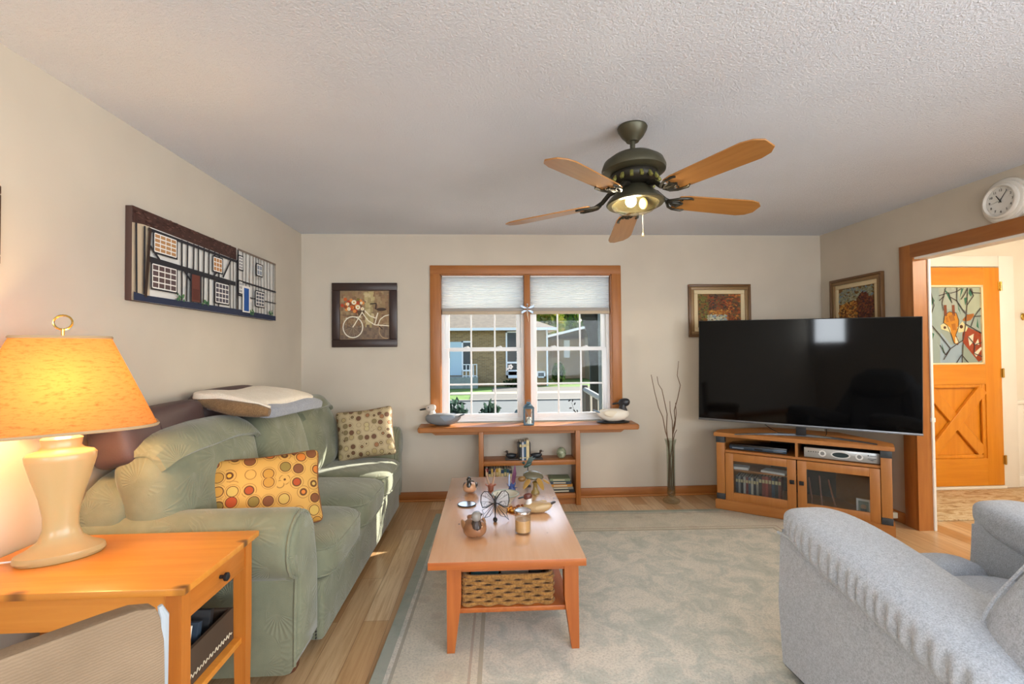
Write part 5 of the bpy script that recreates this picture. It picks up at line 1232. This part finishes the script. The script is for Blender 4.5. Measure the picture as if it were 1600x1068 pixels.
for i, (c, th, nm) in enumerate((('#2a2f33', .028, 'black book at the bottom of the flat stack under the window'), ('#8d8a80', .020, 'grey book second from the bottom of the flat stack'), ('#c58a3c', .024, 'orange-spined book third in the flat stack on the lower shelf'), ('#3f4a55', .026, 'slate book near the top of the flat stack on the lower shelf'), ('#7f8a6c', .022, 'sage book topmost of the flat stack on the lower shelf'))):
    bm = BM(); L = .215-.008*i; box(bm, -L/2, L/2, -.075, .075, 0, th, .0015, 1); colour(bm, 0, c); n0 = set(bm.faces); box(bm, -L/2-.0004, L/2+.0004, -.07, .0755, .003, th-.003); colour(bm, n0, '#ddd4c0'); n0 = set(bm.faces); box(bm, -L/2+.03, L/2-.05, -.0758, -.07, th*.3, th*.7); colour(bm, n0, '#c9c0a5')
    o = part('book', bm, M['print'], None, False); o.location = (.652-.004*i, D-.115, zz+.0003); o.rotation_euler.z = rng.uniform(-.05, .05); tag(o, nm, 'book', 'flat stack of books'); zz += th+.0006

# ------------------------------------------------------------------ vase of twigs
VX, VY = 1.628, 4.26
t = thing('glass_vase', 'tall slim glass vase on the floor beside the television stand', 'vase', (VX, VY, .001))
bm = BM(); lathe(bm, [(.001, 0), (.070, 0), (.076, .012), (.070, .024), (.044, .034), (.036, .06), (.035, .30), (.038, .50), (.050, .552), (.052, .556), (.047, .552), (.035, .50), (.031, .30), (.032, .07), (.02, .05), (.001, .046)], 28); part('body', bm, M['vaseglass'], t)
M['twig'] = cloned('twig_bark', '#6f5642', .8)
def px2(x, y): return ((x-1047)/755*4.26*1.0, (685-y)/755*4.29+.556)   # metres across and up from the vase rim
tw = [([(1043, 760), (1045, 720), (1044, 690), (1038, 672), (1036, 650), (1029, 635), (1023, 610), (1017, 583)], 'long twig leaning furthest left in the glass vase'),
      ([(1048, 765), (1046, 715), (1041, 690), (1040, 668), (1042, 645), (1038, 625), (1035, 607), (1030, 598), (1028, 586)], 'crooked twig second from the left in the glass vase'),
      ([(1050, 765), (1051, 720), (1050, 680), (1049, 655), (1046, 640), (1047, 625)], 'short straight twig in the middle of the glass vase'),
      ([(1046, 762), (1050, 715), (1052, 672), (1055, 655), (1054, 640), (1059, 620), (1063, 600), (1059, 585), (1061, 562)], 'tallest curling twig in the glass vase'),
      ([(1052, 765), (1053, 720), (1051, 680), (1054, 662), (1058, 645), (1057, 628)], 'short curling twig on the right of the glass vase'),
      ([(1044, 765), (1047, 715), (1052, 690), (1055, 676), (1057, 670)], 'shortest twig barely above the rim of the glass vase')]
rng = random.Random(2)
for pts, lb in tw:
    P3 = []
    for i, (x, y) in enumerate(pts):
        u, z = px2(x, y); inside = z < .56
        P3.append((max(-.024, min(.024, u)) if inside else u, rng.uniform(-.012, .012) if inside else rng.uniform(-.02, .02), max(.056, z)))
    # smooth
    S = []
    for i in range(len(P3)-1):
        for k in range(3): S.append(tuple(P3[i][j]+(P3[i+1][j]-P3[i][j])*k/3 for j in range(3)))
    S.append(P3[-1])
    bm = BM(); tube(bm, S, .004, 6, radii=[.0055-.003*i/len(S) for i in range(len(S))]); o = part('twig', bm, M['twig']); o.location = (VX, VY, 0); tag(o, lb, 'twig', 'twigs in the vase')

# ------------------------------------------------------------------ corner stand and television
SR = math.radians(-38.2)
t = thing('television_stand', 'maple corner television stand with two glass doors and black corner brackets', 'cabinet', (2.40, 3.67, .0), SR)
SH = .655
pent = [(-.58, .0), (.58, 0), (.58, .14), (.25, .5), (-.25, .5), (-.58, .14)]
top = [(-.605, -.025), (.605, -.025), (.605, .145), (.26, .515), (-.26, .515), (-.605, .145)]
plin = [(-.60, -.018), (.60, -.018), (.60, .14), (.255, .505), (-.255, .505), (-.60, .14)]
def bevp(bm, o): bmesh.ops.bevel(bm, geom=bm.edges[:], offset=o, segments=2, affect='EDGES'); return bm
bm = BM(); prism(bm, top, SH-.032, SH, 'xy'); part('top', bevp(bm, .004), M['maple'], t)
bm = BM(); prism(bm, plin, .012, .095, 'xy'); part('plinth', bevp(bm, .006), M['maple'], t)
for s_ in (-1, 1):
    bm = BM(); box(bm, s_*.555-.032, s_*.555+.032, -.006, .05, .095, SH-.032, .003); ps = part('post', bm, M['maplez'], t)
    for z0, z1_ in ((.096, .145), (SH-.085, SH-.034)):
        bm = BM(); box(bm, s_*.555-.034, s_*.555+.034, -.010, .046, z0, z1_, .002); part('corner_bracket', bm, cloned('bracket_grey', '#3d4145', .5, .3), ps)
bm = BM(); prism(bm, pent, .095, .112, 'xy'); part('floor_board', bm, M['maple'], t, False)
bm = BM(); prism(bm, [(-.55, .012), (.55, .012), (.57, .14), (.25, .49), (-.25, .49), (-.57, .14)], .490, .508, 'xy'); part('shelf', bm, M['maple'], t, False)
bm = BM(); box(bm, -.009, .009, .015, .40, .508, SH-.032); part('divider', bm, M['maplez'], t, False)
bm = BM()
for s_ in (-1, 1):
    prism(bm, [(s_*.578, .02), (s_*.560, .02), (s_*.560, .14), (s_*.24, .485), (s_*.24, .5), (s_*.578, .145)], .095, SH-.032, 'xy')
part('side_panel', bm, M['maple'], t, False)
bm = BM(); box(bm, -.25, .25, .485, .5, .095, SH-.032); part('back_panel', bm, M['matteblack'], t, False)
for s_, x0, x1 in ((-1, -.519, -.004), (1, .004, .519)):
    bm = BM(); fw = .062; z0, z1_ = .102, .486
    for a in ((x0, x0+fw, z0, z1_), (x1-fw, x1, z0, z1_), (x0+fw, x1-fw, z1_-fw, z1_), (x0+fw, x1-fw, z0, z0+fw)): box(bm, a[0], a[1], -.004, .016, a[2], a[3], .0025)
    dd = part('door', bm, M['maplez'], t)
    bm = BM(); box(bm, x0+fw-.004, x1-fw+.004, .004, .008, z0+fw-.004, z1_-fw+.004); part('glass', bm, M['cabglass'], dd, False)
    bm = BM(); kx = x1-.028 if s_ < 0 else x0+.028; box(bm, kx-.016, kx+.016, -.022, -.008, .30, .33, .003); box(bm, kx-.008, kx+.008, -.010, -.003, .307, .323); part('knob', bm, M['matteblack'], dd)
def inst(o): o.parent = None; return o
SM = Matrix.Translation((2.40, 3.67, 0)) @ Matrix.Rotation(SR, 4, 'Z')
def at_stand(o, x, y, z, rz=0): o.location = SM @ Vector((x, y, z)); o.rotation_euler.z = SR+rz; return o
# disc cases inside the left door
rng = random.Random(15); xs = -.455
dc = ['#3a3f48', '#8d8a84', '#23262b', '#b5b0a5', '#7c3b3b', '#54616c', '#c2b9a6', '#2d3038', '#9a9184', '#4a4140', '#8a3f38', '#a04a40', '#6d3430', '#3b4a5a', '#24282e', '#7a4038']
names = ['charcoal', 'grey', 'black', 'pale', 'dark red', 'slate', 'cream', 'ink blue', 'stone', 'brown', 'brick red', 'bright red', 'maroon', 'steel blue', 'jet black', 'rust']
for i, c in enumerate(dc):
    w = .0195+.004*(i > 8); h = .175 if i < 9 else .20
    o = book(f'{names[i]} disc case, {["first","second","third","fourth","fifth","sixth","seventh","eighth","ninth","tenth","eleventh","twelfth","thirteenth","fourteenth","fifteenth","sixteenth"][i]} from the left behind the stand\'s left door', (0, 0, 0), w-.001, .125, h, c, 0, 'disc cases behind the left glass door'); o.name = 'disc_case'; o['category'] = 'disc case'; at_stand(o, xs+w/2, .07, .1125); xs += w
t2 = thing('inner_shelf', 'thin wooden shelf inside the left door of the television stand', 'shelf', (0, 0, 0)); at_stand(t2, 0, 0, 0)
bm = BM(); box(bm, -.55, -.012, .04, .30, .335, .347); part('board', bm, M['maple'], t2, False)
for x, y, w, d, th, rz, lb in ((-.42, .10, .13, .10, .022, .05, 'white paper stack on the left inside the stand\'s left door'), (-.16, .10, .18, .12, .016, -.2, 'white papers fanned on the right inside the stand\'s left door')):
    bm = BM(); box(bm, -w/2, w/2, -d/2, d/2, 0, th, .001, 1); o = part('paper_stack', bm, M['paper'], None, False); tag(o, lb, 'papers', 'papers in the stand'); at_stand(o, x, y, .3475, rz)
t2 = thing('wooden_easel', 'small wooden easel frame inside the right door of the television stand', 'easel', (0, 0, 0)); at_stand(t2, .20, .10, .1125)
bm = BM()
for a, b in (((-.10, 0, 0), (-.13, .05, .22)), ((.05, 0, 0), (.0, .05, .22)), ((-.11, 0, .015), (.06, 0, .015)), ((-.04, .0, .0), (-.06, .06, .24))): cyl(bm, a, b, .006, seg=6)
part('frame', bm, cloned('easel_wood', '#8a5236', .5), t2)
t2 = thing('photo_frame', 'white photo frame standing at the right inside the stand\'s right door', 'photo frame', (0, 0, 0)); at_stand(t2, .42, .09, .1125, -.2)
bm = BM(); box(bm, -.045, .045, -.005, .005, 0, .12, .002); part('frame', bm, M['paper'], t2); p = Print(-.0055); p.rect(-.032, .032, .014, .106, '#8f9a8c'); p.disc(0, .065, .018, '#c2a083'); p.rect(-.02, .02, .02, .05, '#5d6a72'); pic('print', p, M['print'], t2)
# players in the open bays
t2 = thing('disc_player', 'slim black disc player in the left bay of the television stand', 'disc player', (0, 0, 0)); at_stand(t2, -.285, .19, .509)
bm = BM(); box(bm, -.215, .215, -.12, .12, .004, .045, .003); part('case', bm, cloned('player_black', '#17181b', .25), t2)
bm = BM(); box(bm, -.213, .213, -.132, -.121, .004, .032, .003); part('front_panel', bm, cloned('player_blue', '#3b4a5a', .2, .3), t2); p = Print(-.1325); p.rect(-.19, -.10, .012, .020, '#8f9aa6'); p.rect(-.02, .04, .012, .024, '#11151a'); p.rect(.12, .19, .014, .018, '#7c8792'); pic('markings', p, M['printgloss'], t2)
t2 = thing('set_top_box', 'silver set-top box with a round display in the right bay of the stand', 'set-top box', (0, 0, 0)); at_stand(t2, .285, .18, .509)
bm = BM(); box(bm, -.235, .235, -.13, .14, .006, .078, .003); part('case', bm, cloned('stb_dark', '#2a2b2e', .35), t2)
bm = BM(); box(bm, -.236, .236, -.145, -.131, .004, .080, .004); part('front_panel', bm, cloned('stb_silver', '#b4b4b2', .3, .5), t2)
p = Print(-.1455); p.disc(.0, .043, .062, '#d8d8d4', .026, 28); p.disc(.0, .043, .052, '#2c3a3c', .019, 28)
for x in (-.115, .115): p.disc(x, .043, .024, '#e8e8e4', n=20); p.disc(x, .043, .014, '#8a8a88', n=16)
for i in range(5): p.rect(-.21+i*.016, -.20+i*.016, .046, .054, '#6a6a68')
p.rect(.165, .215, .034, .038, '#55565a'); p.poly([(.17, .026), (.19, .029), (.215, .024), (.19, .022)], '#55565a'); p.rect(.165, .172, .055, .063, '#44464a'); p.rect(.178, .215, .056, .061, '#77787a')
pic('markings', p, M['printgloss'], t2)
# television
A, B_ = Vector((1.833, 4.12)), Vector((3.105, 3.30)); dv = B_-A; TWd = dv.length; tr = math.atan2(dv.y, dv.x); mid = (A+B_)/2
t = thing('television', 'large flat black television on the corner stand', 'television', (mid.x, mid.y, SH+.0005), tr)
tz0, tz1 = .738-SH, 1.592-SH; hw = TWd/2; ti = .017
Mt_ = rotm(0, ti, 0, (0, 0, (tz0+tz1)/2)); hh = (tz1-tz0)/2
bm = BM(); box(bm, -hw, hw, .004, .035, -hh, hh, .004, M=Mt_); box(bm, -hw*.55, hw*.55, .035, .065, -hh*.85, hh*.1, .01, M=Mt_); part('housing', bm, M['matteblack'], t)
bm = BM(); box(bm, -hw+.006, hw-.006, .001, .006, -hh+.016, hh-.006, M=Mt_); part('screen', bm, plain('screen_glass', '#040405', .05, 0, .14), t, False)
bm = BM(); box(bm, -hw, hw, -.002, .03, -hh-.002, -hh+.015, .002, M=Mt_); part('bottom_bezel', bm, cloned('bezel_grey', '#6f7276', .35, .7), t)
bm = BM(); box(bm, -.035, .035, .02, .05, .012, tz0+.02, .003); part('neck', bm, M['matteblack'], t)
bm = BM()
arc = [(-.47+.94*i/20, .02-.17*((-.47+.94*i/20)/.47)**2+.05) for i in range(21)]
loft(bm, [[(x, y-.018, 0.0005), (x, y+.018, .0005), (x, y+.014, .014*(1-.75*abs(i-10)/10)+.003), (x, y-.014, .014*(1-.75*abs(i-10)/10)+.003)] for i, (x, y) in enumerate(arc)]); part('foot', bm, cloned('foot_grey', '#5a5d61', .3, .8), t)
for pts in ([(-.30, .05, tz0+.03), (-.22, .06, .05), (-.16, .09, .012), (-.10, .12, .006)], [(.17, .05, tz0+.03), (.172, .07, .03), (.165, .10, .006)]):
    bm = BM(); tube(bm, pts, .003, 6); part('cable', bm, M['black'], t)

# phone jack on the baseboard by the opening
t = thing('wall_jack', 'small ivory jack box on the baseboard beside the hall opening', 'jack', (XR-.036, 3.66, .05))
bm = BM(); box(bm, -.02, .019, -.028, .028, -.022, .022, .004); part('box', bm, cloned('ivory', '#d9cdb0', .5), t)
bm = BM(); box(bm, -.022, -.019, -.012, .012, -.008, .006); part('socket', bm, M['matteblack'], t)

# ------------------------------------------------------------------ recliner
M['chenille'] = cloth('light_grey_chenille', '#c5ccd5', '#9fa6b0', .9, 230, .5, 60)
t = thing('recliner', 'big light grey recliner with gathered padded arms in the near right corner', 'armchair', (1.80, 1.515, 0), math.radians(2))
for s_ in (-1, 1):
    bm = BM()
    def side(x): return [(x, -.47, .045), (x, .485, .045), (x, .495, .30), (x, .485, .60), (x, .40, .63), (x, -.47, .43)]
    xo, xi = s_*.572, s_*.30
    loft(bm, [side(xi), side(xo-s_*.02), side(xo)]); bmesh.ops.bevel(bm, geom=bm.edges[:], offset=.012, segments=2, affect='EDGES'); a = part('arm', bm, M['chenille'], t)
    bm = BM()
    def pad(w, q, s_=s_):
        sd = q.x*s_      # +1 outer side
        if sd > .2: 
            g = 1.6*abs(math.sin(q.y*38+.8*math.sin(q.y*7)))-.8; k = max(0, 1-abs(q.z+.15)/.75)*min(1, (sd-.2)/.4)*(1-abs(q.y)**8)
            w.x += s_*.012*g*k; w.z += .010*g*k
        w.z += -.20*((1-q.y)/2)**1.1 + .018*math.sin((q.y+1)*1.4)*(1 if q.z > 0 else .2)
        w.x += s_*.012*max(0, q.y)**2*(1 if sd > 0 else -1)*.5
        return w
    b2 = BM(); sq(b2, (.165, .515, .078), 3.2, 118 if s_ < 0 else 40, rotm(loc=(s_*.435, .015, .632)), pad)
    pd = part('arm_pad', b2, M['chenille'], a, angle=80)
    bm = BM(); tube(bm, [(s_*.580, -.46, .40), (s_*.584, 0, .51), (s_*.582, .40, .592), (s_*.57, .492, .585)], .006, 6); part('seam', bm, M['chenille'], a)
bm = BM(); box(bm, -.30, .30, -.45, .44, .05, .34, .02); part('base', bm, M['chenille'], t)
bm = BM(); sq(bm, (.292, .34, .085), 5, 10, rotm(loc=(0, .02, .375)), None, puff=.12); part('seat_cushion', bm, M['chenille'], t)
bm = BM(); sq(bm, (.295, .085, .19), 4, 10, rotm(-.05, 0, 0, (0, .43, .29))); part('footrest', bm, M['chenille'], t)
bm = BM(); sq(bm, (.28, .13, .38), 4.5, 12, rotm(.30, 0, 0, (0, -.39, .73))); part('backrest', bm, M['chenille'], t)
bm = BM(); sq(bm, (.29, .10, .14), 3, 10, rotm(.30, 0, 0, (0, -.34, .93))); part('head_pillow', bm, M['chenille'], t)
for s_ in (-1, 1):
    bm = BM(); sq(bm, (.09, .17, .30), 3.0, 10, rotm(.36, -s_*.42, s_*.10, (s_*.335, -.41, .69))); w = part('wing', bm, M['chenille'], t)
    bm = BM(); R_ = rotm(.36, -s_*.42, s_*.10, (s_*.335, -.41, .69)); tube(bm, [R_ @ Vector((s_*.062, y*.985, z*.985)) for y, z in superline(.164, .288, 3.0, 40)], .005, 6, True); part('piping', bm, M['chenille'], w)
for x in (-.5, .5):
    for y in (-.42, .42): bm = BM(); cyl(bm, (x, y, .0125), (x, y, .05), .03, .03, 12); part('foot', bm, M['matteblack'], t)

# ------------------------------------------------------------------ ceiling fan
FX, FY = .712, 2.295
t = thing('ceiling_fan', 'five-blade ceiling fan with bronze motor and a lit glass bowl', 'ceiling fan', (FX, FY, H))
bm = BM(); lathe(bm, [(.001, 0), (.068, 0), (.072, -.008), (.068, -.022), (.052, -.050), (.034, -.068), (.03, -.075), (.001, -.075)], 28); part('canopy', bm, M['bronze'], t)
bm = BM(); cyl(bm, (0, 0, -.07), (0, 0, -.15), .0125); part('downrod', bm, M['bronze'], t)
TI = rotm(math.radians(-3.0), math.radians(-1.2), 0, (0, 0, -.135))
tilt = lambda bm: bmesh.ops.transform(bm, matrix=TI, verts=bm.verts[:])
bm = BM(); lathe(bm, [(.001, 0), (.05, -.002), (.105, -.018), (.142, -.045), (.153, -.075), (.150, -.092), (.132, -.102), (.120, -.105), (.001, -.105)], 40); tilt(bm); part('motor_housing', bm, M['bronze'], t)
bm = BM(); lathe(bm, [(.001, -.105), (.112, -.105), (.115, -.115), (.112, -.135), (.095, -.158), (.07, -.166), (.001, -.166)], 40); tilt(bm); vr = part('vent_ring', bm, M['bronzedark'], t)
M['fangreen'] = plain('fan_brass_green', '#8a8748', .35, .5)
for i in range(16):
    a = i*PI/8; Mx = Matrix.Rotation(a, 4, 'Z') @ rotm(0, -.5, 0, (.110, 0, -.132)); bm = BM(); box(bm, -.006, .008, -.008, .008, -.022, .022, .003, M=Mx); tilt(bm); part('vent_fin', bm, M['fangreen'], vr)
bm = BM(); lathe(bm, [(.001, -.166), (.065, -.166), (.075, -.175), (.105, -.205), (.132, -.235), (.138, -.245), (.132, -.252), (.112, -.252), (.105, -.245), (.06, -.215), (.001, -.21)], 40); tilt(bm); part('light_kit', bm, M['bronze'], t)
bm = BM(); lathe(bm, [(.115, -.249), (.108, -.262), (.085, -.280), (.045, -.291), (.001, -.294), (.001, -.292), (.045, -.289), (.084, -.278), (.106, -.261), (.113, -.249)], 36, cap=False); tilt(bm); part('glass_bowl', bm, glass('bowl_glass', (1, .96, .86, 1), .12, .05), t)
bm = BM(); ball(bm, (-.03, -.03, -.245), (.026, .026, .028)); tilt(bm); part('bulb', bm, emit('fan_bulb', '#fff0cf', 22), t)
bm = BM(); ball(bm, (.04, .0, -.245), (.02, .02, .028)); tilt(bm); part('bulb', bm, emit('fan_bulb_dim', '#d8c98a', .15), t)
ll = light('fan_bulb', 'POINT', (FX-.03, FY-.05, H-.135-.262), 16, (1, .87, .66), shadow_soft_size=.05)
bm = BM(); tube(bm, [(.055, .03, -.42), (.055, .03, -.51)], .0012, 5); lathe(bm, [(.001, 0), (.006, .004), (.005, .016), (.001, .022)], 10, (.055, .03, -.53)); part('pull_chain', bm, M['cream'], t)
M['blade'] = wood('fan_blade_oak', '#b5834a', '#976530', 0, .28, .9, 0)
for i in range(5):
    ang = math.radians(9.6+72*i)
    Bz = Matrix.Rotation(ang, 4, 'Z')
    outline = [(.215, -.050), (.26, -.060), (.60, -.070), (.645, -.058), (.675, -.030), (.675, .030), (.645, .058), (.60, .070), (.26, .060), (.215, .050)]
    Mx = TI @ Bz @ rotm(0, .03, 0, (0, 0, -.222)) @ rotm(math.radians(-11), 0, 0)
    bm = BM(); prism(bm, outline, -.003, .003, 'xy'); bmesh.ops.bevel(bm, geom=bm.edges[:], offset=.0012, segments=1, affect='EDGES')
    b_ = part('blade', bm, M['blade'], t)
    b_.matrix_local = Mx
    bm = BM()
    tube(bm, [(.075, 0, .055), (.12, 0, .045), (.16, 0, .010), (.20, 0, -.006), (.25, 0, -.008)], .010, 8, radii=[.012, .012, .011, .010, .006])
    for s_ in (-1, 1):
        tube(bm, [(.17, s_*.004, .0), (.19, s_*.030, -.008), (.22, s_*.048, -.009), (.27, s_*.054, -.009), (.285, s_*.045, -.008)], .006, 7, radii=[.008, .007, .006, .006, .004])
        tube(bm, [(.19, s_*.01, -.007), (.225, s_*.022, -.009), (.245, s_*.010, -.009)], .004, 6)
    for x, y in ((.235, .03), (.235, -.03), (.25, 0)): ball(bm, (x, y, -.007), (.006, .006, .003), 8, 6)
    p = part('blade_iron', bm, M['bronzedark'], b_)
